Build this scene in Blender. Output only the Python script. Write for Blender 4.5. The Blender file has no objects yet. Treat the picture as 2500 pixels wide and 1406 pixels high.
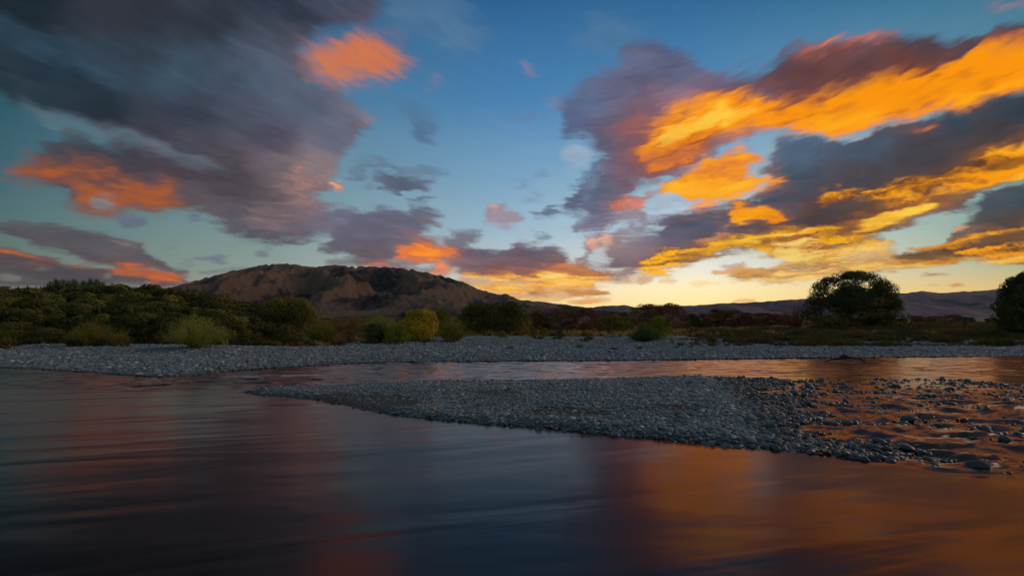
import bpy, bmesh, math, random
import numpy as np
from mathutils import Vector, Matrix, Euler, noise as mnoise

random.seed(5)
sc = bpy.context.scene
col = sc.collection
R = math.radians

# ---------------------------------------------------------------- camera
cam_d = bpy.data.cameras.new('camera'); cam = bpy.data.objects.new('camera', cam_d); col.objects.link(cam)
CAMZ = 2.5
cam.location = (0, 0, CAMZ); cam.rotation_euler = (R(90), 0, 0)
cam_d.sensor_width = 36.0; cam_d.lens = 18.0; cam_d.shift_y = 0.0288
cam_d.clip_start = 0.1; cam_d.clip_end = 60000
sc.camera = cam
sc.view_settings.view_transform = 'Standard'; sc.view_settings.look = 'None'
sc.view_settings.exposure = 0.0; sc.view_settings.gamma = 1.0; sc.view_settings.use_curve_mapping = False
sc.render.engine = 'CYCLES'
sc.cycles.max_bounces = 6; sc.cycles.diffuse_bounces = 2; sc.cycles.glossy_bounces = 3; sc.cycles.transmission_bounces = 2
sc.cycles.volume_bounces = 1; sc.cycles.transparent_max_bounces = 6
sc.cycles.use_adaptive_sampling = True; sc.cycles.adaptive_threshold = 0.02
sc.cycles.use_denoising = True
# the last light: a broad, weak, warm glow out of the right-hand sky
SUN_AZ, SUN_EL = 74.0, 24.0
SUN_W, SUN_C = 0.75, (1.0, 0.72, 0.50)
sun_d = bpy.data.lights.new('sun', 'SUN'); sun = bpy.data.objects.new('sun', sun_d); col.objects.link(sun)
sun_d.energy = SUN_W; sun_d.angle = R(35); sun_d.color = SUN_C
_sd = Vector((math.sin(R(SUN_AZ)) * math.cos(R(SUN_EL)), math.cos(R(SUN_AZ)) * math.cos(R(SUN_EL)), math.sin(R(SUN_EL))))
sun.rotation_euler = _sd.to_track_quat('Z', 'Y').to_euler()
SKY_GAIN = 1.0
# ---------------------------------------------------------------- noise helpers
_rs = np.random.RandomState(7)
_TAB = [_rs.rand(256, 256).astype(np.float32) for _ in range(8)]
def vnoise(x, y, t=0):
    """smooth value noise, 0..1"""
    T = _TAB[t % 8]
    xf = np.floor(x); yf = np.floor(y)
    xi = xf.astype(np.int32); yi = yf.astype(np.int32)
    fx = (x - xf).astype(np.float32); fy = (y - yf).astype(np.float32)
    fx = fx * fx * (3 - 2 * fx); fy = fy * fy * (3 - 2 * fy)
    x0 = xi & 255; x1 = (xi + 1) & 255; y0 = yi & 255; y1 = (yi + 1) & 255
    a = T[y0, x0]; b = T[y0, x1]; c = T[y1, x0]; d = T[y1, x1]
    return a + (b - a) * fx + (c - a) * fy + (a - b - c + d) * fx * fy
def fbm(x, y, octv=4, t=0, gain=0.5, lac=2.03):
    s = 0.0; a = 1.0; n = 0.0
    for o in range(octv):
        s = s + a * vnoise(x + 17.3 * o, y + 9.1 * o, t + o)
        n += a; a *= gain; x = x * lac; y = y * lac
    return s / n
def sstep(a, b, x):
    t = np.clip((x - a) / (b - a), 0, 1)
    return t * t * (3 - 2 * t)
def lin(c):
    c = np.asarray(c, dtype=np.float64) / 255.0
    return np.where(c <= 0.04045, c / 12.92, ((c + 0.055) / 1.055) ** 2.4)

# ---------------------------------------------------------------- the sky chart (directions seen from the river, rays = pinhole map)
# chart coordinates: X = CX + FPX * tan(azimuth), Y = HY - FPX * tan(elevation) / cos(azimuth)
FPX, CX, HY = 1250.0, 1250.0, 775.0
def make_front_sky():
    ST = 2
    X0, X1, Y0, Y1 = -1000, 3500, -1300, 800
    gx = np.arange(X0, X1, ST, dtype=np.float32); gy = np.arange(Y0, Y1, ST, dtype=np.float32)
    H, W = len(gy), len(gx)
    PX, PY = np.meshgrid(gx, gy)
    # wind-combed coordinates: streets lie flat low in the middle of the sky and rise towards both sides
    hx = (PX - 1420.0) / 620.0
    V = (PY - 790.0) / np.sqrt(1 + hx * hx); U = np.arcsinh(hx)
    Vc = -np.abs(V) ** .8 * 3.9
    A1 = fbm(U * 2.6, Vc / 150, 5, 0) - .5; A2 = fbm(U * 2.6 + 31, Vc / 150 + 7, 5, 2) - .5        # broad
    ysc = 1.0 + 1.3 * sstep(350, 700, PY)                                                           # flatter near the horizon
    qx = PX + 60 * A1; qy = PY - .16 * hx * np.abs(PX - 1420) * 0 + 30 * A2
    B1 = fbm(qx / 62 + 3, qy / 40 * ysc, 5, 1, .58) - .5; B2 = fbm(qx / 62 + 40, qy / 40 * ysc + 9, 5, 3, .58) - .5   # puffs
    S1 = fbm(U * 5.5 + .8 * B1, Vc / 26 + .9 * A1 + .5 * B2, 5, 4, .58) - .5                                 # fine streaks
    S2 = fbm(U * 3.4 + 5, Vc / 80 + 1.2 * A2, 4, 5, .5) - .5
    ang = U; rho = Vc / 150
    S1 *= .21 / S1.std(); S2 *= .19 / S2.std(); B1 *= .15 / B1.std(); B2 *= .15 / B2.std(); A1 *= .13 / A1.std(); A2 *= .13 / A2.std()
    S3 = fbm(U * 9 + 3, Vc / 10 + 2.0 * A2 + .6 * S2, 4, 2, .6) - .5; S3 *= .2 / S3.std()
    S4 = fbm(U * 4.5 + 8 + .5 * B1, Vc / 7.5 + 3.0 * A2 + 1.2 * S2 + 1.6 * B1, 4, 0, .6) - .5; S4 *= .21 / S4.std()
    HF = fbm(U * 17 + 3 + B1, Vc / 6.5 + 2.5 * A2 + 1.5 * S2, 4, 5, .65) - .5; HF *= .2 / HF.std()
    # ---- clear sky colour, bilinear from a table
    xs = [-1000, 0, 650, 1250, 1700, 2100, 2500, 3500]
    ys = [-1300, -400, 0, 250, 430, 560, 650, 710, 760, 800]
    tab = [
     [(20,44,72),(20,46,76),(20,50,84),(22,54,90),(24,56,92),(26,60,94),(26,60,94),(24,56,86)],
     [(26,50,72),(26,56,84),(32,70,106),(34,78,118),(36,80,122),(40,86,126),(40,88,126),(36,80,112)],
     [(34,60,76),(36,70,90),(50,96,130),(46,98,146),(50,104,150),(60,116,152),(72,124,150),(60,104,128)],
     [(42,74,84),(48,88,104),(80,122,148),(74,130,178),(84,142,186),(110,154,182),(108,144,156),(90,120,130)],
     [(58,90,94),(66,102,112),(106,138,150),(120,162,194),(148,184,206),(160,188,194),(118,152,152),(104,130,130)],
     [(78,102,100),(88,116,116),(124,148,150),(156,186,204),(186,206,216),(180,198,190),(140,166,152),(126,142,132)],
     [(98,110,98),(108,122,112),(140,156,148),(192,202,204),(234,232,218),(214,212,184),(186,184,144),(150,148,120)],
     [(112,112,94),(124,120,104),(160,158,142),(240,220,182),(255,234,178),(248,216,146),(232,196,124),(170,150,108)],
     [(120,112,88),(134,124,98),(178,160,130),(255,214,130),(255,226,148),(255,212,122),(232,194,124),(176,150,100)],
     [(120,110,86),(134,122,96),(180,158,126),(255,198,92),(255,212,110),(255,198,96),(232,188,116),(176,146,96)]]
    tabl = lin(np.array(tab))
    ix = np.clip(np.searchsorted(xs, gx, side='right') - 1, 0, len(xs) - 2); iy = np.clip(np.searchsorted(ys, gy, side='right') - 1, 0, len(ys) - 2)
    fx = (gx - np.array(xs)[ix]) / (np.array(xs)[ix + 1] - np.array(xs)[ix]); fy = (gy - np.array(ys)[iy]) / (np.array(ys)[iy + 1] - np.array(ys)[iy])
    fx = np.clip(fx, 0, 1); fy = np.clip(fy, 0, 1)
    row = tabl[:, ix] * (1 - fx)[None, :, None] + tabl[:, ix + 1] * fx[None, :, None]
    img = (row[iy] * (1 - fy)[:, None, None] + row[iy + 1] * fy[:, None, None]).astype(np.float32)
    # ---- grey / violet cloud body colour, scattered samples
    P = [(-600,-300,24,36,46),(-200,100,28,40,50),(40,20,34,50,62),(120,180,40,62,80),(60,230,48,70,86),(300,40,56,60,72),(300,130,60,72,90),(230,250,44,60,76),
     (470,170,62,84,104),(520,60,58,64,78),(560,200,66,80,100),(650,110,72,80,98),(700,0,56,68,88),(850,20,62,76,100),(1000,60,62,90,124),(450,270,60,66,84),(620,260,74,80,98),(760,240,78,92,114),
     (860,290,96,104,124),(680,340,74,72,92),(800,340,96,98,120),(300,350,66,68,84),(180,350,58,72,84),(450,380,72,70,84),(560,420,86,76,86),(700,400,108,96,106),
     (600,500,90,82,94),(500,490,100,90,98),(760,400,140,122,126),(780,470,130,108,112),(700,570,88,80,96),(830,520,98,96,118),(600,570,96,92,106),(650,520,110,96,102),(830,580,96,92,110),
     (900,560,100,98,120),(900,600,100,88,102),(1000,540,104,104,126),(1040,600,120,104,118),(830,640,112,104,112),(1100,590,108,104,128),(1200,610,104,100,122),(1330,620,100,96,116),
     (1150,640,122,100,116),(1260,640,120,92,104),(1370,640,130,92,92),(1200,665,150,96,88),(1350,665,160,100,76),(1100,680,170,116,104),
     (100,560,92,90,98),(300,600,90,86,94),(60,620,88,76,84),(200,670,78,74,82),(400,650,86,80,90),(40,680,84,78,84),(320,680,84,78,86),
     (1420,240,88,104,140),(1390,320,82,92,132),(1550,130,98,106,138),(1650,160,92,98,130),(1520,230,100,100,134),(1650,250,116,98,124),(1740,200,104,96,122),(1480,330,96,92,118),(1580,300,122,92,104),(1560,380,132,96,104),
     (1440,400,72,86,118),(1420,490,90,102,134),(1470,470,100,104,132),(1460,540,110,110,136),(1560,450,112,94,116),(1520,380,110,90,108),(1520,500,150,112,118),
     (1900,150,96,70,82),(2100,130,92,66,72),(2250,110,72,62,70),(2400,90,70,62,74),(2600,60,66,56,64),(2200,160,112,62,48),(2000,190,112,66,62),
     (1950,370,72,92,116),(1950,430,66,76,94),(1820,370,118,130,158),(2100,370,62,76,96),(2300,290,54,66,84),(2480,270,54,62,76),(2250,380,66,60,68),(2450,330,70,58,60),(2100,430,72,66,76),(2000,470,72,68,82),(1750,530,66,74,98),(1850,490,70,72,90),
     (1640,580,84,82,108),(1700,560,70,76,100),(1550,590,120,110,128),(1500,640,130,104,112),(1600,640,140,100,104),(1520,600,150,124,128),(1900,560,92,72,80),(2000,520,80,64,70),(2150,530,104,68,44),(2250,480,112,68,40),(2060,560,112,76,60),(2400,420,104,64,36),(2550,380,70,58,52),
     (2300,520,92,70,68),(2200,550,110,82,76),(2420,500,64,76,88),(2500,480,58,74,84),(2350,580,96,90,92),(2480,540,80,66,66),(2600,500,60,60,66),(2450,590,104,72,44),(2500,620,130,84,40),
     (2200,630,130,96,64),(2300,640,140,92,50),(1900,650,180,130,80),(1800,660,170,130,96),(2100,650,160,120,80),(1700,640,160,110,80),(2600,620,110,76,50),(2800,400,56,50,50),(2900,100,52,46,50),(3300,200,50,46,50)]
    P += [(1250,-260,56,58,78),(1700,-280,84,66,74),(2200,-260,112,76,58),(600,-400,36,44,56),(1250,-800,50,52,66),(2400,-700,90,66,56),(900,-200,52,60,78)]  # unseen clouds overhead, coloured for their reflection in the river
    P = np.array(P, dtype=np.float64); P[:, 2:5] *= (.96 - .20 * sstep(760, 300, P[:, 0]) * sstep(420, 200, P[:, 1]))[:, None]; _g = P[:, 2:5].mean(1, keepdims=True); P[:, 2:5] = _g + (P[:, 2:5] - _g) * .88
    sx = np.arange(0, W, 12); sy = np.arange(0, H, 12)
    qx, qy = np.meshgrid(gx[sx], gy[sy]); num = np.zeros(qx.shape + (3,)); den = np.zeros(qx.shape) + 1e-12
    cl = lin(P[:, 2:5])
    for k in range(len(P)):
        d2 = (qx - P[k, 0]) ** 2 + ((qy - P[k, 1]) * 1.5) ** 2
        w = 1.0 / (d2 + 900.0) ** 2
        num += w[..., None] * cl[k]; den += w
    low = (num / den[..., None]).astype(np.float32)
    fxx = np.clip(np.arange(W) / 12.0, 0, len(sx) - 1.001); fyy = np.clip(np.arange(H) / 12.0, 0, len(sy) - 1.001)
    ix = fxx.astype(int); iy = fyy.astype(int); fx = (fxx - ix).astype(np.float32)[None, :, None]; fy = (fyy - iy).astype(np.float32)[:, None, None]
    r0 = low[iy]; r1 = low[iy + 1]
    r = r0 * (1 - fy) + r1 * fy
    body = r[:, ix] * (1 - fx) + r[:, ix + 1] * fx
    body = body * (1.04 + .40 * A1 + .55 * S2 + .26 * S1 + .22 * B1 + .14 * S3 + .16 * HF)[..., None]

    cov = np.zeros((H, W), np.float32)
    B3 = fbm(U * 15 + 13, Vc / 21 + 5 + 2 * A1, 4, 6, .55) - .5; B3 *= .15 / B3.std()
    def mask(poly, feather=14, warp=30, puff=None, streak=.6):
        poly = np.array(poly, dtype=np.float32)
        nx_ = np.roll(poly, -1, 0); poly = np.stack([poly * .78 + nx_ * .22, poly * .22 + nx_ * .78], 1).reshape(-1, 2)
        m = feather * 2 + warp * 2 + 10
        xa, xb = poly[:, 0].min() - m, poly[:, 0].max() + m; ya, yb = poly[:, 1].min() - m, poly[:, 1].max() + m
        i0 = max(0, int((xa - X0) / ST)); i1 = min(W, int((xb - X0) / ST) + 1); j0 = max(0, int((ya - Y0) / ST)); j1 = min(H, int((yb - Y0) / ST) + 1)
        if i0 >= i1 or j0 >= j1: return None
        sl = (slice(j0, j1), slice(i0, i1))
        if puff is None: puff = warp * .7
        x = PX[sl] + warp * 2.0 * A1[sl] + puff * 2.4 * B1[sl] + puff * .7 * B3[sl]; y = PY[sl] + warp * 1.2 * A2[sl] + puff * 1.6 * B2[sl] + warp * .45 * S1[sl]
        inside = np.zeros(x.shape, bool); d2 = np.full(x.shape, 1e12, np.float32)
        n = len(poly)
        for k in range(n):
            x0, y0 = poly[k]; x1, y1 = poly[(k + 1) % n]
            ex, ey = x1 - x0, y1 - y0
            t = np.clip(((x - x0) * ex + (y - y0) * ey) / (ex * ex + ey * ey + 1e-6), 0, 1)
            d2 = np.minimum(d2, (x - x0 - t * ex) ** 2 + (y - y0 - t * ey) ** 2)
            if y0 != y1:
                c = ((y0 > y) != (y1 > y)) & (x < ex * (y - y0) / ey + x0)
                inside ^= c
        sd = np.sqrt(d2) * np.where(inside, 1, -1)
        f = feather * (1 + 1.5 * np.clip(B2[sl] + .1, 0, 1))
        sd = sd + min(feather, 16) * (streak * 2.0 * S1[sl] + 1.6 * B3[sl] + 1.3 * HF[sl])
        return sl, sstep(-f, f, sd)
    def cloud(poly, feather=14, warp=26, op=.97, puff=None, tint=None, streak=.6):
        r = mask(poly, feather, warp, puff, streak)
        if r is None: return
        sl, a = r; a = (a * op)[..., None]
        c = body[sl] if tint is None else (lin(tint).astype(np.float32) * (1 + .5 * S2[sl] + .4 * B1[sl])[..., None])
        img[sl] = img[sl] * (1 - a) + c * a
        cov[sl] = np.maximum(cov[sl], a[..., 0])
    def glow(poly, c0, c1, feather=14, warp=18, op=.95, puff=None, streak=1.0, con=2.6, bias=.5, fine=False, hole=.4):
        """sun-lit cloud: colour runs from c0 (shade) to c1 (lit) along streaks"""
        h = mask(poly, feather * 4 + 12, warp, puff, streak)
        if h is not None and op > .6:
            sl, a = h; a = (a * .36 * cov[sl] * op)[..., None]
            img[sl] = img[sl] * (1 - a) + lin(c0).astype(np.float32) * .9 * a
        r = mask(poly, feather, warp, puff, streak)
        if r is None: return
        sl, a = r
        t = bias - .08 + con * ((.75 * S4[sl] + .22 * S2[sl] + .22 * B1[sl]) if fine else (.36 * S1[sl] + .40 * S2[sl] + .40 * B1[sl] + .36 * S3[sl])) + .85 * (a - .82)
        t = t + .55 * HF[sl] * min(1, con / 2.2)
        dk = sstep(.05, -.55, t)[..., None] * .5 * min(1, con / 2)
        t = np.clip(t, 0, 1)[..., None]
        c = (lin(c0) * (1 - t) + lin(c1) * t).astype(np.float32)
        c = c * (1 - dk) + dk * .5 * lin(c0).astype(np.float32) * np.array((.8, .7, .8), np.float32)
        a = a * op * (1 - hole * sstep(.06, .34, -((S4[sl] * 1.3 if fine else S1[sl] * .8) + B1[sl] * .8)) * (1 if fine else sstep(1.0, .2, a * a * .9)))
        a = a[..., None]
        img[sl] = img[sl] * (1 - a) + c * a
        cov[sl] = np.maximum(cov[sl], a[..., 0])

    # ======== left half ========
    cloud([(980,-400),(1120,-60),(1160,60),(1140,110),(1060,100),(960,60),(860,-60)], 40, 40, .30, tint=(110,140,166))
    cloud([(1060,60),(1140,80),(1200,92),(1140,120),(1090,110)], 22, 20, .25, tint=(120,146,168))
    cloud([(-900,-900),(700,-700),(1000,-300),(960,-60),(930,30),(860,70),(760,80),(735,130),(760,200),(830,240),(880,275),(890,300),(850,345),(838,385),(832,430),(790,470),(780,490),(850,505),(900,520),(880,550),
           (800,565),(745,590),(650,588),(560,572),(530,535),(500,515),(450,506),(380,500),(250,518),(190,505),(150,462),(95,425),(60,408),(100,380),(96,352),(150,336),(230,332),(300,345),(360,352),(300,322),(230,300),(150,285),(60,262),(0,235),(-200,180),(-600,120)], 17, 20, .98, puff=12)
    img *= 1
    # pale rifts in the great dark cloud
    cloud([(-100,10),(60,60),(180,110),(300,160),(440,195),(430,225),(300,205),(180,165),(60,110),(-60,70)], 38, 22, .34, tint=(62,98,122))
    cloud([(560,90),(680,100),(720,160),(700,260),(640,230),(600,160)], 50, 30, .28, tint=(84,108,132))
    cloud([(60,258),(200,290),(300,318),(420,370),(520,400),(560,425),(480,405),(360,360),(240,335),(120,300)], 16, 10, .40, tint=(104,128,140))
    cloud([(330,345),(430,352),(520,398),(480,402),(400,370)], 14, 10, .26, tint=(116,126,144))
    # the mass under it
    glow([(30,408),(110,393),(200,388),(272,396),(290,408),(262,428),(220,446),(150,438),(70,424)], (108,72,68), (174,90,36), 30, 9, .97, con=.7, bias=.92, streak=.3, hole=0)
    glow([(170,486),(180,440),(240,440),(330,440),(380,448),(420,436),(440,450),(430,470),(452,500),(400,508),(330,502),(270,520),(200,506)], (104,74,74), (176,92,40), 28, 12, .95, con=1.1, bias=.82, streak=.3, hole=.1)
    cloud([(225,482),(262,472),(290,486),(280,500),(240,502)], 12, 8, .75, tint=(110,134,136))
    glow([(690,425),(740,415),(800,430),(780,470),(762,490),(700,486),(660,450)], (150,120,118), (222,150,118), 26, 18, .75, con=1.4)
    glow([(800,440),(815,433),(838,452),(836,462),(806,462)], (236,150,100), (252,176,112), 6, 6, .95)
    glow([(620,500),(760,500),(800,530),(700,548),(620,530)], (120,104,108), (156,124,118), 34, 18, .5)
    glow([(730,122),(780,110),(830,118),(862,92),(900,84),(930,100),(965,118),(998,158),(955,176),(918,200),(870,186),(800,198),(775,176),(745,150)], (126,106,120), (208,120,82), 30, 9, .97, con=.9, bias=.92, streak=.2, puff=8, hole=0)
    glow([(845,130),(900,95),(950,115),(985,158),(930,172),(870,158)], (200,114,80), (218,122,76), 34, 10, .7, con=.6)
    glow([(1040,196),(1056,172),(1082,176),(1074,196),(1050,215)], (110,120,150), (150,118,130), 12, 10, .55)
    glow([(1274,165),(1288,160),(1302,188),(1276,190)], (130,120,146), (166,132,142), 8, 6, .75)
    glow([(855,300),(880,288),(905,286),(900,300),(876,306)], (140,104,108), (180,116,100), 14, 8, .7)
    cloud([(960,258),(1030,270),(1060,300),(1062,330),(1010,332),(990,300)], 22, 20, .36, tint=(88,104,136))
    cloud([(1000,316),(1058,312),(1062,330),(1010,336)], 10, 8, .5, tint=(78,100,132))
    for (x0,y0,x1,y1,o) in ((905,430,1065,464,.9),(850,420,905,448,.55),(1008,478,1068,496,.8),(860,400,1000,418,.45),(980,402,1090,432,.4),(1300,405,1340,430,.25),(1255,440,1300,460,.3),(1285,462,1320,478,.35),(1240,270,1330,292,.35),(1318,238,1350,262,.35),
                            (1310,512,1372,532,.75),(1300,566,1348,580,.6),(1335,500,1362,516,.6),(640,606,670,618,.6),(465,612,570,630,.7),(440,630,480,638,.5),(230,492,330,504,.4),(372,606,430,611,.5),(300,520,370,546,.7),(465,512,500,540,.6)):
        cx_, cy_ = (x0 + x1) / 2, (y0 + y1) / 2; w_, h_ = (x1 - x0) / 2, (y1 - y0) / 2
        cloud([(cx_ + w_ * math.cos(t_), cy_ + h_ * math.sin(t_)) for t_ in np.linspace(0, 6.28, 10)[:-1]], 7, 22, o, tint=(96, 102, 124) if y0 > 300 else (96, 116, 146))
    cloud([(1382,345),(1420,338),(1452,372),(1440,400),(1400,410),(1384,385)], 20, 14, .42, tint=(176,184,196))
    cloud([(1385,95),(1450,55),(1540,60),(1600,90),(1560,110),(1440,116),(1400,112)], 34, 24, .34, tint=(108,134,158))
    # pink puff over the ridge
    cloud([(1178,512),(1206,498),(1240,512),(1272,534),(1262,548),(1230,552),(1192,546),(1176,530)], 8, 10, .95, tint=(150,138,152))
    glow([(1190,508),(1207,497),(1226,506),(1205,512)], (200,160,150), (226,170,150), 5, 5, .7)
    # middle clouds above the mountain
    cloud([(772,612),(812,588),(800,560),(840,545),(870,520),(900,512),(960,505),(1020,520),(1060,540),(1056,560),(1030,568),(1060,580),(1100,600),(1160,606),(1150,630),(1080,640),(1010,645),(950,642),(880,646),(850,625),(800,618)], 9, 14, .97)
    cloud([(985,508),(1040,504),(1085,522),(1075,530),(1050,528),(1070,545),(1086,550),(1040,552),(1010,530)], 6, 10, .85)
    cloud([(1080,580),(1130,566),(1175,562),(1150,585),(1140,600),(1160,612),(1100,620),(1090,598)], 8, 12, .8)
    cloud([(800,640),(850,628),(930,632),(1000,644),(1080,650),(1100,680),(1000,660),(900,655),(820,650)], 8, 12, .7)
    cloud([(1090,640),(1110,610),(1160,604),(1230,606),(1250,590),(1300,596),(1350,600),(1380,614),(1392,626),(1370,640),(1390,655),(1440,664),(1500,668),(1560,664),(1520,690),(1440,680),(1330,690),(1200,680),(1130,672)], 8, 12, .97)
    glow([(925,640),(960,628),(990,600),(1010,588),(1040,580),(1070,584),(1126,603),(1112,612),(1130,625),(1090,630),(1060,640),(990,646)], (160,108,98), (240,126,46), 9, 9, .97, con=2.0, bias=.75)
    glow([(1010,600),(1050,598),(1080,612),(1060,632),(1020,630)], (252,138,44), (255,158,40), 12, 8, .8)
    glow([(860,646),(900,640),(960,640),(920,652)], (170,112,100), (232,122,76), 7, 6, .7)
    glow([(1050,660),(1076,642),(1100,650),(1106,670),(1090,676),(1060,676)], (190,128,112), (240,140,90), 8, 8, .9, bias=.6)
    glow([(1130,668),(1220,655),(1330,640),(1400,650),(1460,668),(1420,676),(1300,672),(1200,676)], (150,100,92), (216,120,64), 14, 10, .75, con=1.6, bias=.45)
    # bright bars low over the ridge
    glow([(1090,690),(1150,672),(1300,672),(1460,668),(1500,690),(1440,700),(1500,712),(1460,722),(1380,730),(1330,742),(1240,742),(1180,714)], (190,100,56), (255,190,70), 8, 14, .95, con=2.6, bias=.62, fine=True, hole=.5)
    for q in ((1140,682,1230,689),(1250,676,1420,684),(1190,700,1290,708),(1350,688,1440,696),(1230,728,1320,736)):
        glow([(q[0],q[3]),(q[0]+20,q[1]),(q[2],q[1]),(q[2]+10,q[3])], (255,190,90), (255,222,130), 5, 8, .8)
    glow([(1275,716),(1295,706),(1320,712),(1340,722),(1300,728),(1270,722)], (150,100,86), (170,112,90), 7, 6, .85)
    glow([(1370,712),(1440,708),(1500,716),(1450,722),(1390,722)], (170,112,72), (196,130,78), 5, 6, .8)
    glow([(1380,735),(1440,726),(1500,732),(1440,742),(1380,744)], (206,134,72), (240,166,84), 5, 5, .8)
    # low left
    cloud([(-300,470),(-60,520),(20,538),(110,543),(200,553),(280,570),(330,585),(370,606),(392,630),(420,648),(470,660),(440,668),(360,650),(260,645),(180,620),(80,600),(40,580),(0,566),(-200,560)], 8, 10, .96)
    glow([(250,582),(300,588),(345,600),(300,598)], (126,116,116), (160,136,126), 7, 6, .7)
    cloud([(-400,560),(0,592),(60,612),(120,625),(230,650),(330,652),(400,664),(450,672),(470,690),(380,700),(200,700),(0,700),(-400,720)], 8, 12, .93)
    glow([(-400,500),(0,590),(50,604),(90,622),(140,632),(220,642),(240,656),(180,660),(110,645),(40,632),(-20,618),(-400,560)], (124,80,72), (200,102,50), 8, 7, .95, con=1.8, bias=.6)
    glow([(240,656),(300,644),(370,650),(430,664),(460,674),(440,686),(380,688),(330,676),(270,668)], (140,82,68), (214,108,46), 7, 6, .95, con=1.8, bias=.6)
    for q in ((80,648,138,660),(245,662,278,680),(320,684,372,690),(0,668,60,678)):
        cloud([(q[0],q[3]),(q[0]+20,q[1]),(q[2],(q[1]+q[3])/2),(q[0]+30,q[3]+3)], 4, 5, .7, tint=(120,122,112), streak=2)
    cloud([(476,664),(520,656),(570,652),(620,650),(560,664)], 5, 6, .6, tint=(110,108,116))
    # ======== right half ========
    cloud([(1530,110),(1600,92),(1660,108),(1700,150),(1760,180),(1840,190),(1860,260),(1860,330),(1800,352),(1720,385),(1680,420),(1610,440),(1560,450),(1530,480),(1510,520),(1480,556),(1425,560),(1436,530),(1398,520),(1380,505),
           (1386,470),(1412,448),(1440,425),(1462,395),(1458,360),(1430,335),(1366,330),(1360,300),(1345,262),(1382,250),(1398,215),(1440,175),(1500,170)], 16, 16, .97, puff=12)
    cloud([(1500,250),(1560,220),(1700,240),(1760,300),(1600,330),(1500,330)], 50, 20, .22, tint=(150,110,120))
    cloud([(1430,440),(1470,400),(1466,440),(1440,470),(1416,488)], 12, 8, .5, tint=(128,146,176))
    cloud([(1500,528),(1560,520),(1585,532),(1560,548),(1500,545),(1420,560),(1400,530)], 7, 14, .75)
    cloud([(1330,255),(1350,240),(1372,262),(1350,285)], 14, 10, .4, tint=(120,134,160))
    # dark-topped upper band
    cloud([(1740,230),(1800,205),(1850,170),(1930,125),(2030,92),(2120,84),(2190,78),(2300,92),(2390,84),(2460,62),(2600,20),(3400,-200),(3400,200),(2700,220),(2400,230),(2000,300),(1760,300)], 18, 16, .97)
    glow([(1940,128),(2030,92),(2100,82),(2190,72),(2170,92),(2090,102),(2000,124),(1960,142)], (190,100,76), (236,130,84), 12, 10, .8, bias=.6)
    glow([(2400,104),(2450,88),(2500,84),(2700,40),(2700,110),(2500,108),(2430,120)], (160,84,58), (206,116,66), 14, 12, .6)
    glow([(1500,300),(1580,280),(1680,300),(1720,360),(1680,420),(1600,436),(1530,420),(1500,370)], (124,92,104), (170,96,78), 46, 16, .6, con=1.4, bias=.5)
    glow([(1562,372),(1580,330),(1630,290),(1700,262),(1740,236),(1800,226),(1850,232),(1900,250),(2000,232),(2100,205),(2200,172),(2330,140),(2420,122),(2520,110),(2700,60),(3400,-120),(3400,-60),(2700,150),(2500,218),(2440,236),(2400,262),(2300,272),(2220,292),(2150,300),(2110,326),(2040,342),(2000,326),(1950,336),(1900,338),(1850,326),(1800,342),(1740,350),(1700,376),(1640,404),(1590,412)],
         (166,70,34), (255,152,6), 20, 14, .97, con=2.3, bias=.92)
    glow([(1600,345),(1640,305),(1720,276),(1800,262),(1850,262),(1860,280),(1800,300),(1720,318),(1650,345)], (252,148,10), (255,204,70), 16, 10, .9, con=2.4, bias=.6)
    glow([(1860,300),(1960,300),(2100,270),(2250,250),(2400,215),(2520,180),(2700,140),(2700,170),(2500,212),(2400,240),(2250,270),(2100,312),(1960,322)], (252,146,8), (255,172,26), 16, 12, .85, con=1.6)
    glow([(1570,385),(1640,360),(1740,345),(1700,378),(1640,402),(1590,408)], (176,96,74), (220,110,52), 14, 10, .7)
    cloud([(1880,188),(1960,168),(2080,160),(2200,140),(2330,120),(2280,150),(2150,190),(2050,218),(1960,224),(1900,222),(1860,210)], 22, 14, .62, tint=(100,66,66))
    cloud([(2010,270),(2060,256),(2110,262),(2070,276),(2020,280)], 10, 8, .45, tint=(180,96,40))
    # dark diagonal band
    cloud([(3400,-40),(2520,222),(2440,246),(2330,280),(2230,298),(2150,312),(2090,342),(2000,336),(1900,342),(1880,372),(1866,410),(1850,420),(1880,450),(1860,475),(1780,496),(1700,512),(1650,528),(1610,540),(1560,545),(1640,560),(1560,556),(1440,572),(1424,596),(1440,625),(1400,640),
           (1440,655),(1560,668),(1680,640),(1760,620),(1850,612),(1960,628),(2050,600),(2100,582),(2200,550),(2300,522),(2350,500),(2370,480),(2400,456),(2500,436),(3400,200)], 9, 12, .97)
    cloud([(1440,640),(1450,610),(1482,596),(1470,620),(1500,640),(1440,652)], 8, 10, .75, tint=(196,210,214))
    cloud([(1460,580),(1500,574),(1540,566),(1600,562),(1620,574),(1560,580)], 6, 10, .55, tint=(180,190,202))
    glow([(1430,592),(1440,575),(1462,585),(1484,570),(1500,590),(1470,595),(1440,598)], (206,160,144), (252,190,156), 6, 7, .8)
    cloud([(1880,345),(1960,345),(2000,380),(1960,430),(1900,420),(1872,395)], 24, 14, .35, tint=(86,112,134))
    cloud([(1700,400),(1760,370),(1830,350),(1880,352),(1840,366),(1760,384)], 9, 8, .6, tint=(150,164,192))
    glow([(1602,468),(1630,440),(1670,420),(1700,400),(1740,380),(1800,368),(1850,362),(1884,384),(1868,400),(1830,412),(1856,430),(1884,444),(1850,462),(1800,478),(1740,488),(1680,490),(1668,470)], (224,116,46), (255,168,16), 9, 12, .98, con=2.2, bias=.75)
    glow([(1620,462),(1680,430),(1760,420),(1830,436),(1860,446),(1800,470),(1720,484),(1690,470)], (255,160,20), (255,186,50), 12, 8, .8, con=1.6)
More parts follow.
